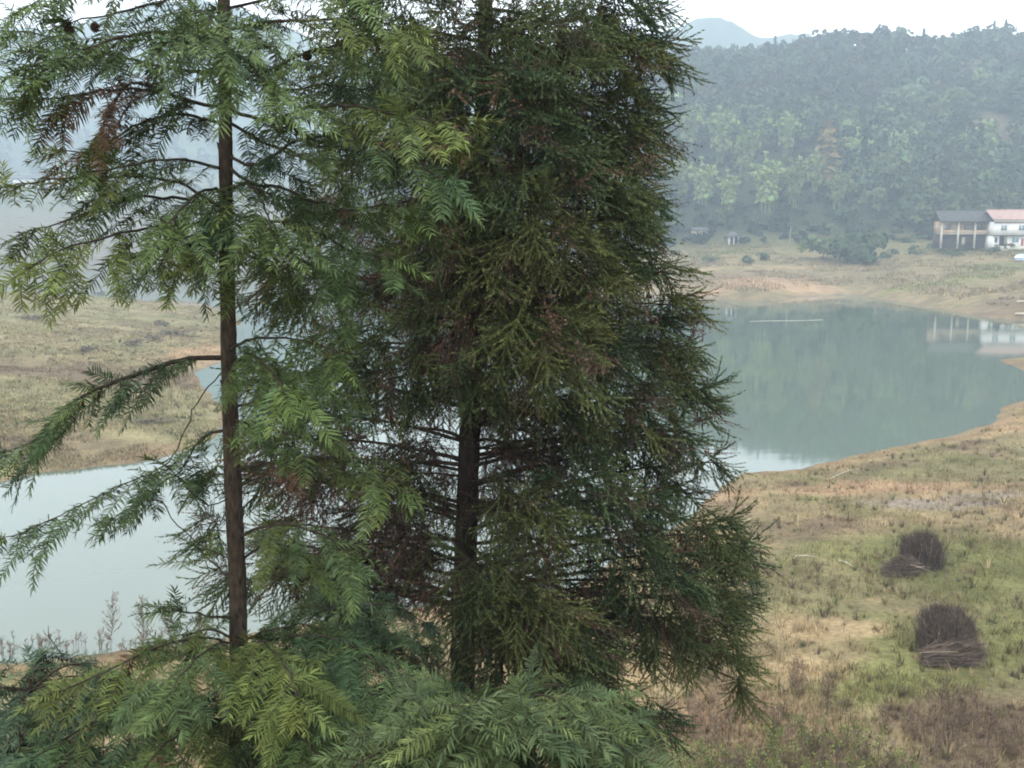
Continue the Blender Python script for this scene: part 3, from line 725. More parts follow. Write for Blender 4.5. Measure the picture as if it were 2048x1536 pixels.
# ------------------------------------------------------------------ brushwood stacks
def twig_bundle(A, base, top, r0, r1, n, r, c0, tw=.007):
    base = np.asarray(base, float); top = np.asarray(top, float); ax = top - base; fr = frame(ax); L = np.linalg.norm(ax); axu = ax / L
    for k in range(n):
        a = r.random() * 6.28; q = math.sqrt(r.random()); dirn = fr[1] * math.cos(a) + fr[2] * math.sin(a)
        s = r.random() * .75; rad = (r0 * (1 - s) + r1 * s) * q; dome = math.sqrt(max(.05, 1 - .5 * q ** 4)) * (1 + .07 * math.sin(3 * a + L))
        p0 = base + dirn * rad + ax * s * dome; ln = L * r.uniform(.2, .5); p2 = p0 + unit(axu + dirn * r.normal(.03, .14) + r.normal(0, .13 if r.random() < .9 else .5, 3)) * ln * (1 if r.random() < .95 else 1.5)
        over = (p2 - base) @ axu - L * dome * r.uniform(.98, 1.08)
        if over > 0: p2 = p2 - axu * over
        p1 = (p0 + p2) / 2 + r.normal(0, .04, 3); w = tw * r.uniform(.5, 1.7) * (2.2 if r.random() < .05 else 1); d = unit(np.cross(p2 - p0, r.normal(size=3))) * w; c = c0 * math.exp(r.normal(0, .45))
        A.add(np.array([p0 - d, p0 + d, p1 - d * .8, p1 + d * .8, p2]), [(0, 1, 3), (0, 3, 2), (2, 3, 4)], c)
        for j in range(3):
            s0 = p0 + (p2 - p0) * r.uniform(.3, .95); s1 = s0 + unit(p2 - p0) * r.uniform(.04, .14) + r.normal(0, .07, 3); A.add(np.array([s0 - d * .6, s0 + d * .6, s1]), [(0, 1, 2)], c * math.exp(r.normal(0, .2)))
BR = np.array([.095, .07, .055])
def bundle(name, pos, specs, label, seed, sticks=()):
    r = np.random.default_rng(seed); e = empty(name, tuple(pos)); tag(e, label, "brushwood")
    for k, (b, t, r0, r1, n) in enumerate(specs):
        A = Acc(); twig_bundle(A, b, t, r0, r1, n, r, BR * (1.25 if 'bundle' in name else 1.0))
        o = link('twigs', A.mesh('twigs', M['twig']), e); o['kind'] = 'stuff'
    for (b, t, w) in sticks:
        A = Acc(); A.add(*tube(np.array([b, (np.array(b) + t) / 2 + [0, 0, .03], t]), [w, w, w * .7], 6), np.array([.24, .2, .15])); link('stick', A.mesh('stick', M['twig']), e)
    return e
s1 = hit(1835, 1138); s2 = hit(1902, 1318)
bundle('brushwood_stack', s1 + [.05, .2, -.05], [((-.05, 0, 0), (-.38, 0, 1.6), .5, .42, 2200), ((.42, .1, 0), (.28, .1, 1.65), .8, .48, 3400)], "upright stack of dark brushwood with a split top on green grass", 500)
bundle('brushwood_bundle', s1 + [-.9, -.55, .1], [((.85, .1, .15), (-1.0, -.1, .0), .38, .3, 1500), ((.6, .2, .45), (-.45, 0, .3), .25, .3, 900)], "brushwood bundle lying against the farther split-topped stack", 501, [((.2, -.35, .45), (1.2, -.5, .1), .022)])
bundle('brushwood_stack', s2 + [0, .5, -.05], [((0, 0, 0), (0, 0, 1.7), .95, .8, 5200), ((-.15, .1, .2), (-.2, .1, 1.85), .55, .3, 900)], "nearer upright dome of dark brushwood, broad at the base", 502)
bundle('brushwood_bundle', s2 + [-.2, -.45, .12], [((-1.1, 0, .1), (1.2, .1, .25), .34, .42, 2200), ((-.3, .1, .4), (1.0, .1, .5), .25, .35, 1000)], "brushwood bundle lying in front of the nearer dome", 503, [((-1.25, -.38, .5), (0, -.46, .56), .018)])
# sticks on the grass
for k, (u0, v0, u1, v1, lab) in enumerate([(1676, 1122, 1706, 1136, "thin pale stick on the grass beside the farther brushwood"), (1590, 1116, 1632, 1118, "broken white stick lying in the grass short of the brushwood"), (1480, 1052, 1502, 1040, "pale stick at the cedar's edge on the bank"),
                                         (1660, 960, 1706, 940, "weathered pole lying on the shore near the water")]):
    a = hit(u0, v0); b = hit(u1, v1); A = Acc(); a[2] += .06; b[2] += .06; A.add(*tube(np.array([a, (a + b) / 2 + [0, 0, .05], b]) - a, [.018, .02, .012], 6)); o = link('stick', A.mesh('stick', M['bamboo_pole']), None, tuple(a)); tag(o, lab, "stick")

# ------------------------------------------------------------------ grass and weeds on the banks
def blades(x, y, r, hmin, hmax, wid, per, spread, colvar=.36, lean=.5):
    z = height(x, y); ok = z > .12; x, y, z = x[ok], y[ok], z[ok]; c = land_col(x, y, z)
    n = len(x) * per
    X_ = np.repeat(x, per) + r.normal(0, spread, n); Y_ = np.repeat(y, per) + r.normal(0, spread, n); Z_ = np.repeat(z, per) - .03
    h = r.uniform(hmin, hmax, n) * np.repeat(np.clip(.5 + fbm(x / 3, y / 3, 3, 66), .4, 1.5), per); a = r.random(n) * 6.28; l = h * lean * r.uniform(.1, 1.2, n)
    b = np.stack([X_, Y_, Z_], 1); tip = b + np.stack([np.cos(a) * l, np.sin(a) * l, h], 1); w = wid * r.uniform(.5, 1.4, n); aa = r.random(n) * 3.14
    d = np.stack([np.cos(aa) * w, np.sin(aa) * w, np.zeros(n)], 1)
    v = np.stack([b - d, b + d, tip], 1).reshape(-1, 3); t = np.arange(n * 3).reshape(-1, 3)
    cc = np.repeat(c, per, 0) * np.exp(r.normal(0, colvar, n))[:, None] * (1 + r.normal(0, .08, (n, 3))); cc = np.clip(cc * 1.15, .01, .7)
    return v, t, np.repeat(cc, 3, 0)
r = np.random.default_rng(600)
A = Acc()
N = 43000; y = 22 + 75 * r.random(N) ** 1.7; u = r.uniform(-60, 2130, N); x = (u - 1024) / 1967 * y
den = fbm(x / 2.5, y / 2.5, 3, 67); k = den > .36
A.add(*blades(x[k], y[k], r, .07, .3, .016, 6, .12))
o = link('grass', A.mesh('grass', M['grass'])); tag(o, "short dry and green grass on the near bank", kind='stuff')
def tufts(N, y, u, r, ok, hmin, hmax, wid, per, spread, seed):
    x = (u - 1024) / 1967 * y; k = ok(x, y); x, y = x[k], y[k]; z = height(x, y); k = z > .15; x, y, z = x[k], y[k], z[k]; n = len(x)
    c = land_col(x, y, z) * np.exp(r.normal(0, .3, n))[:, None]; pick = r.random(n)
    c = np.where((pick < .3)[:, None], np.array([.27, .21, .12]) * np.exp(r.normal(0, .25, n))[:, None], c); c = np.where((pick > .9)[:, None], np.array([.1, .115, .04]) * np.exp(r.normal(0, .25, n))[:, None], c); c = np.where(((pick > .66) & (pick < .78))[:, None], np.array([.1, .075, .055]), c)
    m = n * per; a = r.random(m) * 6.28; h = np.repeat(r.uniform(hmin, hmax, n), per) * r.uniform(.5, 1.1, m); o = np.abs(r.normal(0, spread, m)); l = h * r.uniform(.2, .9, m)
    b = np.stack([np.repeat(x, per) + np.cos(a) * o, np.repeat(y, per) + np.sin(a) * o, np.repeat(z, per) - .03], 1); tip = b + np.stack([np.cos(a) * l, np.sin(a) * l, h], 1); w = wid * r.uniform(.6, 1.3, m)
    d = np.stack([-np.sin(a) * w, np.cos(a) * w, np.zeros(m)], 1); md = b * .45 + tip * .55 + np.stack([np.zeros(m), np.zeros(m), h * .18], 1)
    v = np.stack([b - d, b + d, md + d * .7, md - d * .7, tip], 1).reshape(-1, 3); i5 = np.arange(m)[:, None] * 5
    t = np.concatenate([i5 + [[0, 1, 2]], i5 + [[0, 2, 3]], i5 + [[3, 2, 4]]]); cc = np.repeat(c, per, 0) * np.exp(r.normal(0, .2, m))[:, None]
    return v, t, np.repeat(np.clip(cc, .01, .6), 5, 0)
A = Acc(); N = 1700; A.add(*tufts(N, 21.5 + 60 * r.random(N) ** 1.6, r.uniform(1180, 2130, N), r, lambda x, y: fbm(x / 4, y / 4, 3, 101) > .42, .18, .5, .014, 16, .07, 1))
o = link('grass_tufts', A.mesh('grass_tufts', M['grass'])); tag(o, "coarse tussocks of straw and green grass on the near bank", kind='stuff')
A = Acc(); N = 2600; A.add(*tufts(N, 64 + 120 * r.random(N) ** 1.4, r.uniform(-80, 500, N), r, lambda x, y: inside(x, y, headland) & (fbm(x / 9, y / 9, 3, 103) > .5), .15, .45, .035, 9, .2, 2))
o = link('grass_tufts', A.mesh('grass_tufts', M['grass'])); tag(o, "coarse tussocks scattered over the headland", kind='stuff')
A = Acc(); N = 26000; y = 62 + 130 * r.random(N) ** 1.3; u = r.uniform(-80, 500, N); x = (u - 1024) / 1967 * y
k = inside(x, y, headland) & (fbm(x / 5, y / 5, 3, 68) > .4); A.add(*blades(x[k], y[k], r, .06, .28, .04, 6, .3))
o = link('grass', A.mesh('grass', M['grass'])); tag(o, "straw and olive grass over the headland", kind='stuff')
A = Acc(); N = 16000; y = r.uniform(165, 285, N); u = r.uniform(1000, 2120, N); x = (u - 1024) / 1967 * y
k = (height(x, y, False) > 1.4) & (fbm(x / 9, y / 9, 3, 69) > .45); A.add(*blades(x[k], y[k], r, .15, .7, .12, 5, .5))
o = link('grass', A.mesh('grass', M['grass'])); tag(o, "rough grass on the stepped bank across the lake", kind='stuff')

def weed(A, base, h, r, col, nb=9, spread=.35, w=.008, seeds=True, leafy=0.0, leafcol=None):
    base = np.asarray(base, float); top = base + [r.normal(0, .08) * h, r.normal(0, .08) * h, h]
    def strip(p, q, w0, w1, c):
        d = unit(np.cross(q - p, r.normal(size=3)))
        A.add(np.array([p - d * w0, p + d * w0, q + d * w1, q - d * w1]), [(0, 1, 2), (0, 2, 3)], c)
    strip(base, top, w, w * .5, col); strip(base + [.002, 0, 0], top, w, w * .5, col)
    for k in range(nb):
        f = r.uniform(.25, .98); p = base + (top - base) * f; a = r.random() * 6.28; L = spread * h * (1.1 - f) * r.uniform(.5, 1.2) + .05 * h
        q = p + np.array([math.cos(a) * L, math.sin(a) * L, L * r.uniform(.6, 1.4)]); strip(p, q, w * .6, w * .35, col * math.exp(r.normal(0, .2)))
        if seeds:
            for j in range(4):
                s0 = p + (q - p) * r.uniform(.3, 1.0); s1 = s0 + r.normal(0, .05, 3) + [0, 0, .05]; strip(s0, s1, w * .9, w * .2, col * math.exp(r.normal(.1, .25)))
        if r.random() < leafy:
            for j in range(3):
                s0 = p + (q - p) * r.uniform(.2, 1.0); d = unit(r.normal(size=3)); e2 = unit(np.cross(d, (0, 0, 1))); l = r.uniform(.04, .09)
                A.add(np.array([s0, s0 + d * l * .5 + e2 * l * .35, s0 + d * l, s0 + d * l * .5 - e2 * l * .35]), [(0, 1, 2), (0, 2, 3)], leafcol * math.exp(r.normal(0, .25)))
DEAD = np.array([.16, .115, .08]); DEAD2 = np.array([.11, .075, .06])
r = np.random.default_rng(610)
A = Acc()
for k in range(900):                       # thicket along the foot of the slope
    y = r.uniform(20.5, 28); u = r.uniform(1180, 2130); x = (u - 1024) / 1967 * y
    d = fbm(np.array([x / 2]), np.array([y / 2]), 2, 90)[0]
    if d < .42: continue
    weed(A, (x, y, H(x, y) - .03), r.uniform(.4, 1.1), r, (DEAD if r.random() < .5 else DEAD2) * math.exp(r.normal(0, .2)), 9, .4, .007)
for k in range(420):
    y = r.uniform(28, 60); u = r.uniform(1430, 2130); x = (u - 1024) / 1967 * y
    if fbm(np.array([x / 3]), np.array([y / 3]), 2, 95)[0] < .5: continue
    weed(A, (x, y, H(x, y) - .03), r.uniform(.25, .7), r, DEAD * math.exp(r.normal(0, .2)), 7, .4, .008)
o = link('undergrowth', A.mesh('undergrowth', M['twig'])); tag(o, "thicket of dead brown weeds on the near bank", kind='stuff')
A = Acc(); LEAFC = np.array([.17, .2, .06])
for k in range(700):
    y = r.uniform(20.5, 26.5); u = r.uniform(1180, 1900); x = (u - 1024) / 1967 * y
    if fbm(np.array([x / 1.6]), np.array([y / 1.6]), 2, 97)[0] < .47: continue
    weed(A, (x, y, H(x, y) - .03), r.uniform(.3, .7), r, np.array([.14, .13, .06]), 9, .6, .006, False, 1.0, LEAFC * (1.2 if r.random() < .4 else .8))
o = link('leafy_undergrowth', A.mesh('leafy_undergrowth', M['grass'])); tag(o, "yellow-green leafy undergrowth below the cedar", kind='stuff')
tall = [(1880, 1450, 1.45, DEAD2, "tall dark dead weed stalk leaning before the nearer brushwood"), (1590, 1400, 1.3, DEAD, "wide dry weed like a broom beside the cedar's lowest branch"), (1655, 1420, 1.2, DEAD, "branchy dry weed right of the broom-like one"), (1975, 1490, 1.2, DEAD2, "dead weed stalk near the lower right corner"), (1430, 1500, 1.0, DEAD, "low dry weed below the cedar by the lower edge"), (1770, 1470, .95, DEAD, "short dry weed among the yellow-green leaves"),
        (222, 1312, 2.1, DEAD * 1.1, "tall plumed dead weed standing at the left water's edge"), (288, 1316, 2.05, DEAD * 1.1, "second tall plumed weed from the left at the water"), (348, 1300, 1.5, DEAD, "third, thinner plumed weed nearest the fir trunk"), (400, 1290, 1.2, DEAD, "short plumed weed beside the fir trunk at the water")]
for k, (u, v, h, c, lab) in enumerate(tall):
    p = hit(u, v); A = Acc(); left = u < 500
    rr = np.random.default_rng(620 + k)
    e = empty('dead_weed', tuple(p)); tag(e, lab, "weed")
    weed(A, (0, 0, -.05), h * (1.15 if left else 1), rr, c * (.75 if left else 1), 60 if left else 22, .17 if left else .42, .015 if left else .013)
    if k in (1, 2):
        for j in range(9): weed(A, (rr.normal(0, .08), rr.normal(0, .08), -.05), h * rr.uniform(.7, 1), rr, c * math.exp(rr.normal(0, .2)), 8, .4, .008)
    o = link('stem_and_twigs', A.mesh('stem_and_twigs', M['twig']), e)
# small water-edge tufts at the left
A = Acc()
for k in range(90):
    u = rng.uniform(-40, 420); v = 1300 + rng.normal(0, 10); p = hit(u, v)
    weed(A, (p[0], p[1], p[2] - .03), rng.uniform(.2, .6), rng, DEAD, 6, .5, .01)
o = link('weeds', A.mesh('weeds', M['twig'])); tag(o, "low dead weeds along the left water's edge", kind='stuff')
a = hit(135, 1322); A = Acc(); A.add(*tube(np.array([(0, 0, -.1), (-.35, 0, .5), (-.62, 0, .95), (-.6, 0, 1.35)]), [.03, .028, .02, .01], 6)); A.add(*tube(np.array([(-.6, 0, .9), (-.75, .05, 1.0), (-.8, 0, 1.2)]), [.016, .012, .008], 5))
o = link('dead_branch', A.mesh('dead_branch', M['branch']), None, tuple(a)); tag(o, "bare crooked branch poking up at the left shore", "branch")
# dead shrubs on the headland
shr = proto('dead_shrub', 'bush', 260, .16, np.array([.15, .12, .08]), 450, .8, .05)
for k, (u, v, s) in enumerate([(245, 590, 1.0), (200, 588, .7), (330, 650, .9), (360, 670, 1.0), (270, 690, 1.0), (300, 680, .8), (60, 640, .8), (40, 920, .7), (120, 560, .6), (310, 845, .6), (170, 700, .8), (20, 560, 1.0)]):
    p = hit(u, v, 50); put(shr, p - [0, 0, .1], k * 1.1, s * .8, ("grey-brown dead shrub on the headland, " + ("larger of a pair on the crest", "smaller of a pair on the crest", "upper one above the bare orange shore", "lowest above the bare orange shore", "in the middle of the dark grassy band", "just above the leaning fir bough", "on the open slope at far left", "by the water at far left", "half hidden by hanging fir tips", "standing low near the waterline by the bough", "on the dark band toward the left", "on the skyline at far left")[k]), "shrub", "dead shrubs on the headland").scale = (s * 1.3, s * .8, s * .45)

# ------------------------------------------------------------------ China fir
def fir_shoot(L, seed, dead=False, leaf=.062):
    r = np.random.default_rng(seed); n = int(L / .0066); s = np.linspace(.02, 1, n); droop = r.uniform(.05, .22)
    ax = np.stack([s * L, .03 * L * np.sin(s * 3 + r.random() * 6), -droop * L * s ** 2], 1)
    V = []; T = []; K = []
    for i in range(n):
        side = 1 if i % 2 else -1; lay = i % 5
        phi = side * math.radians(92 + r.normal(0, 12)) if lay < 4 else side * math.radians(r.uniform(20, 60))
        ang = math.radians(r.uniform(54, 72)) * (1 - .45 * s[i] ** 4)
        d = np.array([math.cos(ang), math.sin(ang) * math.sin(phi), math.sin(ang) * math.cos(phi)])
        l = leaf * r.uniform(.75, 1.1) * (0.7 + .6 * math.sin(math.pi * min(s[i] * .85 + .12, 1))) 
        wv = unit(np.cross(d, (0, 0, 1)) * .95 + r.normal(0, .2, 3)); wd = .0041 * r.uniform(.85, 1.2)
        b = ax[i]; m_ = b + d * l * .45 + [0, 0, -.02 * l]; tp = b + d * l + [.06 * l, 0, -.24 * l * (1.5 if dead else 1)]
        k = len(V); V += [b - wv * wd * .7, b + wv * wd * .7, m_ - wv * wd, m_ + wv * wd, tp]; T += [(k, k + 1, k + 3), (k, k + 3, k + 2), (k + 2, k + 3, k + 4)]
        f = math.exp(r.normal(0, .18)); K += [f, f, f, f, f * 1.15]
    sv, st = tube(ax[[0, n // 2, n - 1]], [.0026, .002, .001], 3)
    return np.array(V), np.array(T), np.array(K), sv, st
FS = {}
for L in (.14, .22, .30, .38, .48):
    FS[L] = [fir_shoot(L, int(L * 1000) + k) for k in range(6)]
FT = [np.array([.074, .11, .032]), np.array([.118, .14, .036]), np.array([.05, .09, .042]), np.array([.088, .126, .046]), np.array([.056, .08, .024])]
FBROWN = np.array([.15, .088, .052])
def fir_cone_mesh():
    A = Acc(); r = np.random.default_rng(5)
    for k in range(46):
        t = k / 46; z = t * .034; rad = .015 * math.sin(math.pi * (.12 + .86 * t)) ; a = k * 2.4; d = np.array([math.cos(a), math.sin(a), 0]); s = np.array([-math.sin(a), math.cos(a), 0]); p = d * rad * .5 + [0, 0, z]
        q = d * (rad + .006) + [0, 0, z + .008]; A.add(np.array([p - s * .007, p + s * .007, q + s * .004, q - s * .004, q + [0, 0, .006]]), [(0, 1, 2), (0, 2, 3), (3, 2, 4)])
    v, t = tube(np.array([(0, 0, 0), (0, 0, .015), (0, 0, .034)]), [.006, .012, .005], 6); A.add(v, t)
    return A.mesh('cone', M['cone'])
CONE = fir_cone_mesh()

def fir_branch(tree, base, P, r0, seed, dens=1.0, brown=0.0, start=.12, hang=.36, tone=None, cones=()):
    """P: points of the spine in the world; builds branch > needles (and cones)"""
    r = np.random.default_rng(seed); P = np.asarray(P, float)
    Lt = np.linalg.norm(np.diff(P, axis=0), axis=1).sum(); n = max(6, int(Lt / .05)); S = spline(P, n)
    S[1:-1] += r.normal(0, .004, (n - 2, 3))
    B = Acc(); B.add(*tube(S, np.linspace(r0 * .8, .003, n), 6)); Nd = Acc(); Sx = []
    tg = np.gradient(S, axis=0)
    def shoot(p, d, L, tn):
        key = min(FS, key=lambda q: abs(q - L)); v, t, k, sv, st = FS[key][r.integers(6)]
        fr = frame(d, unit(np.array([0, 0, 1]) + r.normal(0, .3, 3))); s = L / key
        Nd.add((v * [s, 1, 1]) @ fr + p, t, k[:, None] * tn); B.add((sv * [s, 1, 1]) @ fr + p, st)
    tone0 = tone if tone is not None else FT[r.integers(5)]
    pos = start * Lt; side = 1
    while pos < Lt:
        f = pos / Lt; i = min(int(f * (n - 1)), n - 2); p = S[i] + (S[i + 1] - S[i]) * (f * (n - 1) - i); t = unit(tg[i])
        sd = unit(np.cross((0, 0, 1), t)) * side; side *= -1
        L = (.17 + .3 * math.sin(math.pi * (.12 + .8 * f)) * r.uniform(.4, 1.25)) * min(1.0, .55 + Lt * .45)
        d = unit(t * r.uniform(.35, .95) + sd * r.uniform(.45, 1.0) + np.array([0, 0, -hang * r.uniform(.3, 1.7)]))
        b = r.random() < brown
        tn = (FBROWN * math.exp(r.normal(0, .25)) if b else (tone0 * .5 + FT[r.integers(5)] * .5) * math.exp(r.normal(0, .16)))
        tn = tn * (.62 + .52 * f) # shade inside the crown painted in: inner shoots darker, tips lighter
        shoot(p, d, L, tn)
        if L > .26 and r.random() < .4:    # forked shoots
            for q in (.45, .7):
                d2 = unit(d + r.normal(0, .55, 3) + [0, 0, -.1]); shoot(p + d * L * q, d2, L * r.uniform(.4, .6), tn * math.exp(r.normal(0, .12)))
        if r.random() < .3:
            d3 = unit(t + r.normal(0, .5, 3) + [0, 0, .25]); shoot(p, d3, r.uniform(.1, .2), tn)
        pos += r.uniform(.045, .095) / dens
    shoot(S[-1] - unit(tg[-1]) * .05, unit(tg[-1]), .24, tone0 * 1.1)
    for j in range(3): shoot(S[-2], unit(unit(tg[-1]) + r.normal(0, .6, 3)), .16, tone0)
    o = link('branch', B.mesh('branch', M['branch'], base), tree)
    link('needles', Nd.mesh('needles', M['fir_leaf'], base), o)
    for f in cones:
        i = int(f * (n - 1)); c = link('cone', CONE, o, tuple(S[i] + [0, 0, -.02] - base)); c.rotation_euler = (r.uniform(-1, 1) + 2.6, r.uniform(-.6, .6), 0); c.scale = (1.25,) * 3
    return o

def trunk(tree, base, P, radii, mat, name='trunk', seed=0, n=40, ns=14):
    S = spline(P, n); rr = np.interp(np.linspace(0, 1, n), np.linspace(0, 1, len(radii)), radii); v, t = tube(S, rr, ns); r = np.random.default_rng(seed)
    ax = np.repeat(S, ns, 0); v[:-1] = ax + (v[:-1] - ax) * (1 + r.normal(0, .05, (len(ax), 1)))
    A = Acc(); A.add(v, t)
    for k in range(int(len(S) * 9)):       # lifting flakes of bark
        i = r.integers(n - 1); q = r.random(); c = S[i] * (1 - q) + S[i + 1] * q; a = r.random() * 6.28; d = np.array([math.cos(a), math.sin(a), 0]); s = np.array([-math.sin(a), math.cos(a), 0]); w = r.uniform(.004, .012); h = r.uniform(.02, .06); e = rr[i]
        A.add(np.array([c + d * e * .97 - s * w, c + d * e * .97 + s * w, c + d * (e + r.uniform(.004, .012)) + s * w * .5 + [0, 0, h], c + d * (e + .004) - s * w * .6 + [0, 0, h * .8]]), [(0, 1, 2), (0, 2, 3)])
    link(name, A.mesh(name, M[mat], base, True), tree)

FY = 5.4
tp = [PY(446, -260, FY), PY(448, 0, FY), PY(450, 150, FY), PY(452, 400, FY), PY(456, 650, FY), PY(463, 900, FY), PY(476, 1200, FY), PY(478, 1536, FY)]
gx, gy = tp[-1][0] + .03, FY
base = np.array([gx, gy, H(gx, gy)])
fir = empty('fir_tree', tuple(base)); tag(fir, "tall fir with bare lower trunk and drooping flat needle sprays, in front", "tree")
trunk(fir, base, tp + [base - [0, 0, .2]], [.026, .034, .038, .044, .05, .053, .06, .064, .1], 'bark_fir', seed=1, n=60)
def trunk_at(u, v): return PY(u, v, FY)
def pxspine(L, y0, y1, power=1.0):
    n = len(L); return [PY(u, v, y0 + (y1 - y0) * (k / (n - 1)) ** power) for k, (u, v) in enumerate(L)]
FB = [  # spine in the picture, depth change, options
    ([(446, -40), (330, 0), (250, 22), (180, 36), (120, 52)], -.2, dict(cones=(.8, .97), hang=.7)), ([(448, 60), (340, 64), (240, 74), (150, 105), (40, 140)], -.5, {}), ([(448, 150), (320, 132), (210, 105), (90, 70), (-20, 60)], .35, {}),
    ([(450, 215), (390, 206), (320, 182), (200, 182), (80, 200), (-30, 195)], -.2, dict(brown=.14)), ([(451, 250), (360, 230), (270, 250), (190, 300), (110, 300)], .4, dict(brown=.15, cones=(.75,))), ([(450, 340), (360, 320), (250, 330), (160, 350)], -.5, {}),
    ([(452, 410), (350, 395), (240, 400), (140, 440), (50, 465)], -.35, {}), ([(452, 420), (340, 360), (200, 355), (90, 360), (0, 375)], .3, {}), ([(452, 450), (370, 450), (280, 460), (190, 480), (100, 510), (50, 540)], -.7, dict(hang=.9)),
    ([(452, 470), (390, 470), (330, 490), (260, 510)], .3, dict(hang=1.2)), ([(452, 480), (420, 460), (390, 480), (360, 510)], -.5, dict(hang=1.3)),
    ([(457, 716), (370, 720), (310, 738), (200, 775), (130, 815), (60, 885), (-10, 905)], -.15, dict(dens=1.5, hang=.4, cones=(.55, .6))), ([(457, 735), (410, 780), (375, 850), (340, 920), (230, 975), (110, 1035), (-10, 1085)], -.35, dict(dens=.95, start=.42)),
    ([(466, 1118), (420, 1100), (350, 1045), (320, 1000), (270, 1010), (215, 1045)], .1, dict(dens=.8, start=.72)), ([(470, 1170), (430, 1130), (400, 1100)], .2, dict(dens=.8)), ([(474, 1235), (425, 1232), (380, 1226), (335, 1222)], -.2, dict(dens=.9, hang=.3)), 
    ([(450, 860), (400, 880), (370, 930), (300, 985)], .35, dict(dens=.7)), ([(466, 990), (420, 1010), (360, 960), (330, 930)], -.4, dict(dens=.5, start=.6)),
    ([(448, 60), (540, 45), (640, 40), (740, 40), (820, 60)], -.2, {}), ([(449, 170), (540, 140), (630, 100), (720, 90), (790, 120)], .1, dict(cones=(.5,))), ([(449, 215), (540, 240), (620, 215), (720, 215), (840, 240), (930, 235)], -.4, dict(brown=.02)),
    ([(450, 310), (510, 330), (600, 280), (720, 280), (840, 330), (900, 370)], -.55, {}), ([(451, 330), (500, 365), (560, 375), (680, 420), (780, 410), (870, 420)], -.3, dict(brown=.02)), ([(452, 420), (520, 440), (610, 450), (700, 500), (790, 520)], -.5, dict(brown=.02)),
    ([(452, 430), (500, 470), (560, 500), (640, 540), (720, 590)], -.3, {}), ([(452, 480), (500, 500), (560, 560), (600, 600)], .3, {}), ([(456, 700), (500, 680), (560, 675), (640, 690), (680, 720)], -.6, dict(hang=.8)), ([(457, 740), (500, 710), (540, 740), (570, 790)], -.8, dict(hang=.9)),
    ([(459, 820), (520, 800), (600, 810), (690, 840)], .1, dict(dens=.9)), ([(461, 840), (520, 850), (580, 870), (640, 880)], -.4, {}), ([(465, 940), (560, 925), (660, 915), (760, 930), (800, 990)], -.3, dict(brown=.12, dens=.9)),
    ([(468, 1080), (540, 1050), (620, 1060), (690, 1100), (720, 1150)], -.3, {}), ([(470, 1130), (530, 1090), (600, 1100), (650, 1150)], .2, {}),
    ([(449, 100), (440, 70), (400, 60), (370, 90)], -.9, {}), ([(449, 120), (480, 110), (520, 150), (550, 200)], -.9, {}), ([(451, 380), (500, 370), (530, 420), (550, 480)], -.9, {}), ([(451, 390), (410, 380), (360, 420), (320, 470)], -.9, dict(hang=.9)),
    ([(330, 183), (262, 165), (222, 215), (195, 285)], -.1, dict(brown=.85, dens=1.3, hang=1.0)), ([(452, 400), (440, 420), (430, 410), (415, 440)], -.5, dict(brown=.3)),
    ([(448, 20), (520, 0), (600, -20), (700, -10)], .4, {}), ([(447, -60), (540, -60), (640, -40), (740, 10)], -.3, {}), ([(447, -80), (360, -80), (240, -60), (120, -20), (40, 20)], -.2, {}), ([(448, 40), (430, 20), (420, 40), (400, 80)], -1.1, {}),
    ([(450, 240), (560, 300), (640, 330), (700, 380)], .45, {}), ([(449, 130), (560, 180), (660, 170), (760, 180)], .4, {}),
]
for k, (L, dy, opt) in enumerate(FB):
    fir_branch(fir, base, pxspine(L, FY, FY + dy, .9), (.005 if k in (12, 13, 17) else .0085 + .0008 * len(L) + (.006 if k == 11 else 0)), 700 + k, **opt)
# low whorls of the same fir
LOW = [([(477, 1290), (400, 1275), (300, 1300), (200, 1350), (100, 1390)], -.7), ([(477, 1300), (560, 1275), (660, 1275), (760, 1330), (820, 1400)], -.6), ([(477, 1310), (430, 1290), (380, 1330), (330, 1400)], -1.0), ([(477, 1310), (520, 1285), (570, 1330), (600, 1410)], -1.1),
       ([(477, 1420), (380, 1390), (260, 1410), (140, 1470), (60, 1520)], -.8), ([(477, 1420), (570, 1390), (690, 1400), (800, 1460), (860, 1530)], -.9), ([(477, 1470), (420, 1440), (340, 1480), (280, 1550)], -1.2), ([(477, 1490), (540, 1450), (620, 1490), (680, 1560)], -1.2), ([(477, 1400), (380, 1400), (290, 1390), (200, 1400)], .2),
       ([(477, 1360), (580, 1330), (680, 1360), (760, 1420)], .1), ([(477, 1280), (420, 1260), (370, 1270), (310, 1290)], .1), ([(477, 1285), (540, 1260), (610, 1250), (670, 1270)], -.1)]
for k, (L, dy) in enumerate(LOW): fir_branch(fir, base, pxspine(L, FY, FY + dy, .9), .011, 760 + k, dens=1.25, hang=.5, brown=.02)

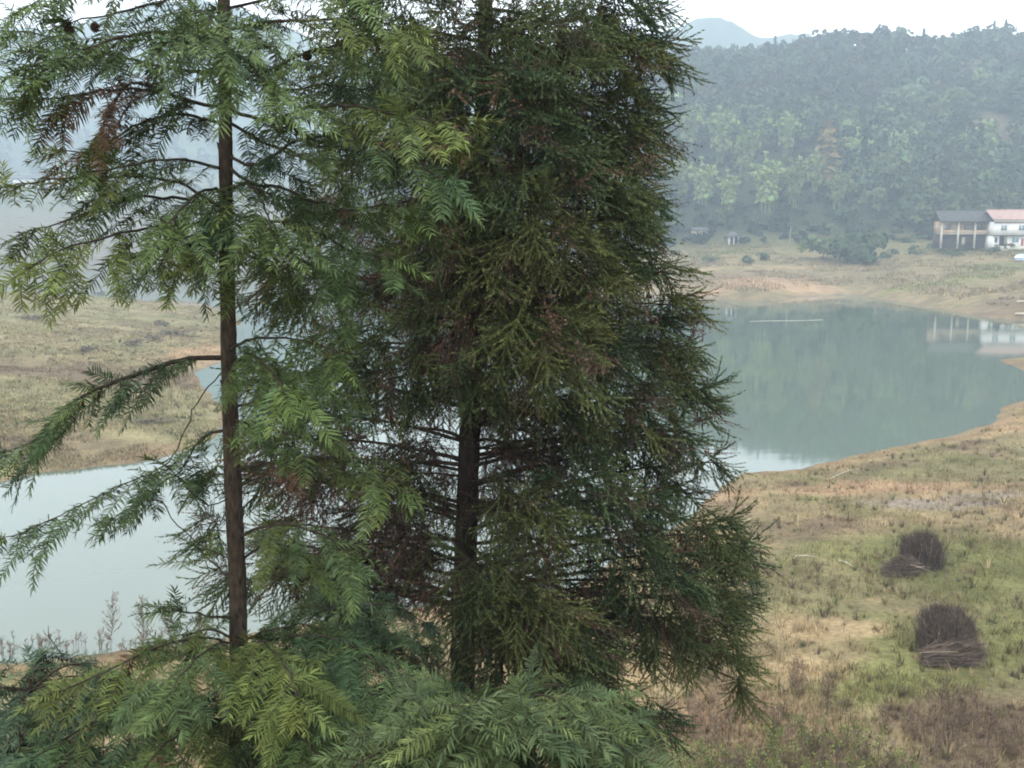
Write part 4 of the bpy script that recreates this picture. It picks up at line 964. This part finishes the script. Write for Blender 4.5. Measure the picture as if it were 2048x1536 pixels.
def young_fir(u, v, Y, spread, label, seed, n_wh, tone, drop=.34):
    top = PY(u, v, Y); b = np.array([top[0], Y, H(top[0], Y)]); e = empty('fir_tree', tuple(b)); tag(e, label, "tree")
    P = [top + [0, 0, .03], top, top - [0, 0, .8], (top + b) / 2, b - [0, 0, .2]]; trunk(e, b, P, [.004, .012, .03, .045, .06], 'bark_fir', seed=seed, n=30, ns=10)
    r = np.random.default_rng(seed); s = seed * 50
    for wv in range(n_wh):
        z = top[2] - .05 - wv * drop; m = 6 + (wv > 0)
        for k in range(m):
            a = k * 2 * math.pi / m + r.normal(0, .3) + wv * .5; L = spread * (.5 + .5 * min(1, (wv + .6) / 2)) * r.uniform(.75, 1.15); d = np.array([math.cos(a), math.sin(a), 0])
            o = np.array([top[0], Y, z]); s += 1
            fir_branch(e, b, [o, o + d * L * .35 + [0, 0, .10 * L], o + d * L * .7 + [0, 0, .02 * L], o + d * L + [0, 0, -.22 * L]], .009, s, hang=.6, tone=tone, start=.03, dens=1.3)
    return e
yf = young_fir(1000, 1462, 4.3, .85, "young fir along the bottom edge, drooping pale sprays below the cedar", 31, 3, np.array([.075, .1, .045]))
for k, (ue, ve, um, vm, dy) in enumerate([(740, 1475, 860, 1420, -.2), (840, 1440, 920, 1410, -.5), (930, 1420, 960, 1400, -.7), (1060, 1440, 1030, 1395, -.7), (1160, 1440, 1090, 1390, -.4), (1265, 1460, 1140, 1385, -.1), (1290, 1530, 1160, 1440, -.4), (700, 1540, 840, 1460, -.5), (1180, 1400, 1100, 1370, .3), (820, 1400, 900, 1380, .2)]):
    b_ = np.array(yf.location); fir_branch(yf, b_, [PY(1000, 1455 + 14 * (k % 3), 4.3), PY((1000 + um) / 2, (1455 + vm) / 2 - 8, 4.3 + dy * .3), PY(um, vm, 4.3 + dy * .6), PY(ue, ve, 4.3 + dy)], .009, 3300 + k, hang=.7, tone=np.array([.075, .1, .045]), start=.05, dens=1.5)
young_fir(60, 1365, 5.6, 1.0, "bluish young fir at the lower left corner beneath the water", 32, 3, np.array([.06, .1, .07]))
young_fir(690, 1215, 6.6, .95, "dark blue-green young fir between the fir trunk and the cedar", 33, 4, np.array([.045, .08, .052]))

# ------------------------------------------------------------------ Japanese cedar
def cord(L, r, V, T, K, p0, d, up, nd, dead=False):
    d = unit(d); fr = frame(d, up); n = max(5, int(L / .0086 * nd)); s = np.linspace(.03, 1, n); cv = r.uniform(-.2, .35); sw = r.normal(0, .15)
    ax = p0 + (s * L)[:, None] * d + (cv * L * s ** 2)[:, None] * fr[2] + (sw * L * s ** 2)[:, None] * fr[1]
    for i in range(n):
        a = i * 2.4 + r.normal(0, .4); rad = math.cos(a) * fr[1] + math.sin(a) * fr[2]
        dd = unit(d * 1.25 + rad * (.6 if not dead else .9)); l = r.uniform(.022, .034) * (1 - .3 * s[i]); w = .0052; wv = unit(np.cross(dd, rad)) * w
        k = len(V); V += [ax[i] - wv, ax[i] + wv, ax[i] + dd * l]; T.append((k, k + 1, k + 2)); f = math.exp(r.normal(0, .16)) * (.8 + .5 * s[i]); K += [f, f, f]
    k = len(V); wv = fr[1] * .002; q = n // 2
    V += [ax[0] - wv, ax[0] + wv, ax[q] - wv, ax[q] + wv, ax[-1]]; T += [(k, k + 1, k + 3), (k, k + 3, k + 2), (k + 2, k + 3, k + 4)]; K += [.8] * 5
    return ax
def spray(seed, dead=False):
    r = np.random.default_rng(seed); V = []; T = []; K = []; L = r.uniform(.24, .33); nd = .55 if dead else 1.0
    ax = cord(L, r, V, T, K, np.zeros(3), np.array([1, 0, -.15]), (0, 0, 1), nd, dead)
    m = r.integers(6, 9)
    for j in range(m):
        f = .12 + .75 * j / m; p = ax[int(f * (len(ax) - 1))]; sd = 1 if j % 2 else -1
        cord(r.uniform(.12, .2) * (1.15 - .5 * f), r, V, T, K, p, np.array([1.0, sd * r.uniform(.4, .85), r.normal(-.12, .25)]), (0, 0, 1), nd, dead)
    return np.array(V), np.array(T), np.array(K)
SP = [spray(800 + k) for k in range(14)]; SPD = [spray(850 + k, True) for k in range(6)]
CT = [np.array([.05, .068, .026]), np.array([.07, .09, .034]), np.array([.042, .068, .034]), np.array([.092, .1, .034]), np.array([.05, .06, .022])]
CBROWN = [np.array([.085, .055, .04]), np.array([.07, .048, .036]), np.array([.1, .062, .04])]
def cedar_cone_mesh():
    A = Acc(); r = np.random.default_rng(9)
    for i in range(5):
        pass
    v, t = mound(.011, .011, .022, 2, 7, 4); A.add(v * [1, 1, 1] + [0, 0, .1 * .0], t)
    for k in range(22):
        d = unit(r.normal(size=3)); s = unit(np.cross(d, r.normal(size=3))); p = d * .008 + [0, 0, .006]; A.add(np.array([p - s * .004, p + s * .004, p + d * .008]), [(0, 1, 2)])
    return A.mesh('cone', M['cone'])
def mound0(rx, ry, h, n=7, m=4):
    v = []; t = []
    for i in range(m + 1):
        ph = -math.pi / 2 + i / m * math.pi
        for j in range(n): a = j * 2 * math.pi / n; v.append((math.cos(a) * rx * math.cos(ph), math.sin(a) * ry * math.cos(ph), h * math.sin(ph)))
    for i in range(m):
        for j in range(n): a, b = i * n + j, i * n + (j + 1) % n; t += [(a, b, b + n), (a, b + n, a + n)]
    return np.array(v), np.array(t)
A = Acc(); v, t = mound0(.0105, .0105, .0115); A.add(v, t); rr = np.random.default_rng(9)
for k in range(20):
    d = unit(rr.normal(size=3)); s = unit(np.cross(d, rr.normal(size=3))); p_ = d * .009; A.add(np.array([p_ - s * .004, p_ + s * .004, p_ + d * .006]), [(0, 1, 2)])
CCONE = A.mesh('cone', M['cone'])

CY = 8.0
ctp = [PY(972, -330, CY), PY(970, 0, CY), PY(966, 200, CY), PY(958, 480, CY), PY(948, 700, CY), PY(938, 900, CY), PY(930, 1130, CY)]
cb = np.array([ctp[-1][0] - .06, CY, 0]); cb[2] = H(cb[0], cb[1]); 
cedar = empty('cedar_tree', tuple(cb)); tag(cedar, "big dark cedar with dense spiky foliage clumps in the middle", "tree")
trunk(cedar, cb, ctp + [cb + [0, 0, .5], cb - [0, 0, .2]], [.045, .055, .062, .078, .09, .1, .11, .14, .19], 'bark', seed=2, n=64, ns=16)
CZ = np.array([p[2] for p in ctp][::-1]); CX = np.array([p[0] for p in ctp][::-1])
def cedar_branch(u, v, dy, rp, seed, dead=0.17, dens=1.0, cones=0, tone=None, rise=.12):
    r = np.random.default_rng(seed); c = PY(u, v, CY + dy); rad = rp / 1967 * (CY + dy)
    hz = math.hypot(c[0] - np.interp(c[2], CZ, CX), dy); za = max(c[2] - rise * hz + r.normal(0, .06), cb[2] + .6); a = np.array([np.interp(za, CZ, CX), CY, za])
    d = unit(c - a); e = c + d * rad * .55 + [0, 0, -.12 * rad]
    S = spline([a, a + (c - a) * .5 + [0, 0, .04 * hz], c, e], 12); B = Acc(); B.add(*tube(S, np.linspace(.009 + .007 * hz, .004, 12), 6)); N = Acc()
    t0 = tone if tone is not None else CT[r.integers(5)]
    ns = int(dens * 45 * (rp / 100) ** 2) + 7; tips = []
    for k in range(ns):                    # side twigs out into the clump, each ending in a spray
        q = unit(r.normal(size=3) * [1, 1, .8]); q = unit(q + d * .35); R = rad * r.uniform(.15, .85) ** .7
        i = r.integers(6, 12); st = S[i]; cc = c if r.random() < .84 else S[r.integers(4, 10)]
        tip = cc + q * R; core_shade = .72 + .42 * R / (rad + 1e-6)  # sprays near the clump's core painted darker, standing for inner shade
        if k % 5 == 0: B.add(*tube(np.array([st, (st + tip) / 2 + [0, 0, .02], tip]), [.004, .003, .002], 3))
        out = unit(q * .7 + d * .4 + [0, 0, -.62 + r.normal(0, .3)])
        isd = r.random() < dead
        vv, tt, kk = (SPD[r.integers(6)] if isd else SP[r.integers(14)]); s = r.uniform(.85, 1.5)
        tn = (CBROWN[r.integers(3)] if isd else (t0 * .55 + CT[r.integers(5)] * .45) * core_shade) * math.exp(r.normal(0, .15))
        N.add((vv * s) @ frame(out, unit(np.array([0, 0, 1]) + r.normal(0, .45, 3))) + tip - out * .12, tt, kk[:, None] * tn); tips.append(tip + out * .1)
    ni = int(4 + hz * 12)                   # withered inner sprays along the branch
    for k in range(ni):
        i = r.integers(1, 9); g_ = i > 4 and r.random() > dead + .25; out = unit(d * .4 + r.normal(0, .5, 3) + [0, 0, -.45]); vv, tt, kk = SP[r.integers(14)] if g_ else SPD[r.integers(6)]
        N.add((vv * r.uniform(.6, 1.1)) @ frame(out, unit(r.normal(size=3))) + S[i], tt, kk[:, None] * (t0 if g_ else CBROWN[r.integers(3)]) * math.exp(r.normal(0, .2)))
    o = link('branch', B.mesh('branch', M['branch'], cb), cedar); link('foliage', N.mesh('foliage', M['cedar_leaf'], cb), o)
    for k in range(cones):
        p = tips[r.integers(len(tips))] + r.normal(0, .03, 3); cn = link('cone', CCONE, o, tuple(p - cb)); cn.rotation_euler = tuple(r.uniform(0, 3, 3)); cn.scale = (r.uniform(.85, 1.25),) * 3
CL = [(1180, -60, .2, 120, 0), (1290, 30, 0, 85, 4), (1340, 105, .1, 58, 6), (1240, 110, -.3, 100, 3), (1120, 90, -.7, 105, 0), (1300, 190, .2, 60, 5), (1180, 220, -.3, 105, 0), (1060, 200, -.8, 95, 0), (1250, 330, -.2, 105, 2), (1305, 290, .1, 62, 4), (1315, 390, .1, 60, 5),
      (1200, 420, -.5, 105, 0), (1080, 330, -.9, 105, 0), (1090, 460, -.9, 115, 0), (1220, 510, -.1, 95, 2), (1345, 545, .2, 55, 8), (1365, 610, .1, 52, 6), (1300, 690, 0, 95, 3), (1385, 720, .1, 60, 5), (1090, 690, -1.0, 140, 0), (1260, 800, -.2, 100, 0), (1395, 800, .1, 60, 4),
      (1340, 880, 0, 70, 2), (1425, 925, .2, 45, 2), (1170, 985, -.8, 100, 0), (1310, 975, .1, 55, 0), (1060, 1050, -1.0, 110, 0), (1240, 1090, -.4, 105, 0), (1420, 1070, 0, 80, 3), (1340, 1170, -.4, 110, 0), (1450, 1190, 0, 72, 3), (1330, 1265, -.5, 100, 0), (1440, 1300, -.1, 65, 2), (1485, 1365, 0, 40, 0),
      (1040, 1220, -1.2, 130, 0), (950, 1180, -1.2, 100, 0), (1150, 1310, -1.1, 120, 0), (1020, 1350, -1.2, 130, 0), (1230, 1420, -.8, 85, 0), (1310, 1430, -.6, 50, 0), (1000, 60, -.6, 80, 0), (945, 310, -.9, 75, 0), (970, 545, -.8, 80, 0), (1010, 650, -.9, 70, 0), (900, 175, -.8, 70, 0), (860, 640, -.5, 80, 0), (960, 760, -.9, 70, 0), (880, 480, -.6, 80, 0), (1270, 70, .2, 75, 2), (1315, 240, .3, 50, 3), (1280, 440, .3, 70, 2), (1335, 650, .2, 65, 3), (1330, 770, .3, 75, 2), (1385, 865, .1, 55, 2), (1280, 900, .2, 65, 0), (1365, 985, .2, 50, 0), (1350, 1060, .1, 65, 0), (1170, 560, -.6, 90, 0), (1190, 690, -.5, 80, 0), (1140, 830, -.6, 80, 0), (1390, 1140, -.2, 90, 0), (1400, 1240, -.3, 85, 0), (1290, 1010, -.3, 70, 0), (1200, 880, .2, 70, 0), (1470, 1110, .1, 60, 0), (930, 380, -.5, 70, 0), (1000, 480, -.6, 80, 0),
      (800, -40, 0, 120, 0), (760, 60, .2, 105, 2), (860, 110, -.5, 105, 0), (700, 150, .3, 95, 2), (800, 220, 0, 105, 0), (880, 270, -.7, 80, 0), (740, 320, .3, 95, 0), (690, 430, .3, 75, 0), (820, 400, 0, 85, 0), (620, 600, .3, 90, 3), (560, 560, .4, 80, 0), (770, 760, -.8, 120, 0), (700, 690, 0, 90, 0),
      (640, 830, .3, 90, 2), (560, 760, .5, 80, 0), (420, 950, .6, 50, 0), (540, 940, .5, 75, 0), (600, 1050, .4, 75, 0), (425, 1060, .6, 55, 0), (560, 1150, .4, 80, 0), (680, 1190, 0, 85, 0), (470, 1160, .5, 60, 0)]
for k, (u, v, dy, rp, nc_) in enumerate(CL): cedar_branch(u - (34 if u > 1230 and v < 480 else 18 if u > 1230 and v < 900 else 0), v, dy, rp * (.92 if u > 1230 else 1), 900 + k, cones=nc_, tone=CT[3] * 1.05 if (u, v) in ((1090, 690), (1090, 460), (1040, 1220), (1060, 1050)) else None, rise=-.25 if v > 1240 else .12)  # four clumps facing the viewer get highlights painted in as a lighter tone
DEADL = [(860, 590, .2, 95), (1000, 590, .3, 80), (900, 480, .3, 80), (820, 520, .4, 80), (700, 920, .2, 95), (800, 950, -.2, 55), (720, 1090, .2, 90), (820, 1060, .1, 55), (880, 690, -.4, 60), (925, 690, -.7, 60), (945, 620, -.6, 60), (930, 560, -.5, 60), (1060, 830, .2, 60), (1010, 900, .1, 45), (1230, 1190, .2, 60), (1000, 260, .2, 90), (1100, 600, .4, 90), (860, 800, .3, 60), (1060, 130, .5, 90), (1180, 620, .3, 80), (870, 180, .4, 80), (1160, 730, .4, 90), (1130, 330, .5, 100), (780, 580, .5, 60), (1190, 1260, .1, 70), (850, 1110, .0, 60), (620, 960, .3, 85), (640, 1120, .3, 85), (760, 1010, .4, 80), (780, 1140, .3, 70), (840, 980, .5, 60), (1080, 930, .4, 60), (560, 880, .4, 70), (1000, 1010, .5, 60), (880, 760, -.2, 60), (1000, 800, -.2, 60), (830, 900, .3, 50), (1120, 880, .4, 60)]
for k, (u, v, dy, rp) in enumerate(DEADL): cedar_branch(u, v, dy, rp, 1000 + k, dead=.8, dens=1.5 if v > 800 else 1.0, rise=.05)
BACK = [(1050 + 140 * math.cos(k * 2.4) - 60, 60 + k * 55, .7 + .4 * math.sin(k * 1.7), 95) for k in range(12)]
for k, (u, v, dy, rp) in enumerate(BACK): cedar_branch(u, v, dy, rp, 1050 + k, dead=.35, dens=.8)
for k, (u, v) in enumerate([(780, 930), (760, 1080), (1010, 885), (840, 855), (1100, 830)]):  # bare inner limbs
    c = PY(u, v, CY + .1); a0 = np.array([np.interp(c[2] + .02, CZ, CX), CY, c[2] + (.02 if k != 3 else -.1)]); A = Acc(); A.add(*tube(spline([a0, (a0 + c) / 2 + [0, 0, .03], c], 8), np.linspace(.022, .01, 8), 6)); link('limb', A.mesh('limb', M['branch'], cb), cedar)

# ------------------------------------------------------------------ air
hz = bpy.data.materials.new('haze'); hz.use_nodes = True; nt = hz.node_tree; nt.nodes.clear()
out = nt.nodes.new("ShaderNodeOutputMaterial"); pv = nt.nodes.new("ShaderNodeVolumePrincipled")
pv.inputs['Color'].default_value = (0.72, 0.86, 1.0, 1); pv.inputs['Density'].default_value = 0.00085; pv.inputs['Anisotropy'].default_value = 0.0
nt.links.new(pv.outputs['Volume'], out.inputs['Volume'])
v, t = box(-1350, 1350, -120, 1300, -4.0, 245)
o = link('haze', make_mesh('haze', v, t, hz)); tag(o, "thin bluish haze over the lake and hills", kind='stuff')
print("TRIS", sum(len(me.polygons) * (me.users if False else 1) for me in bpy.data.meshes))
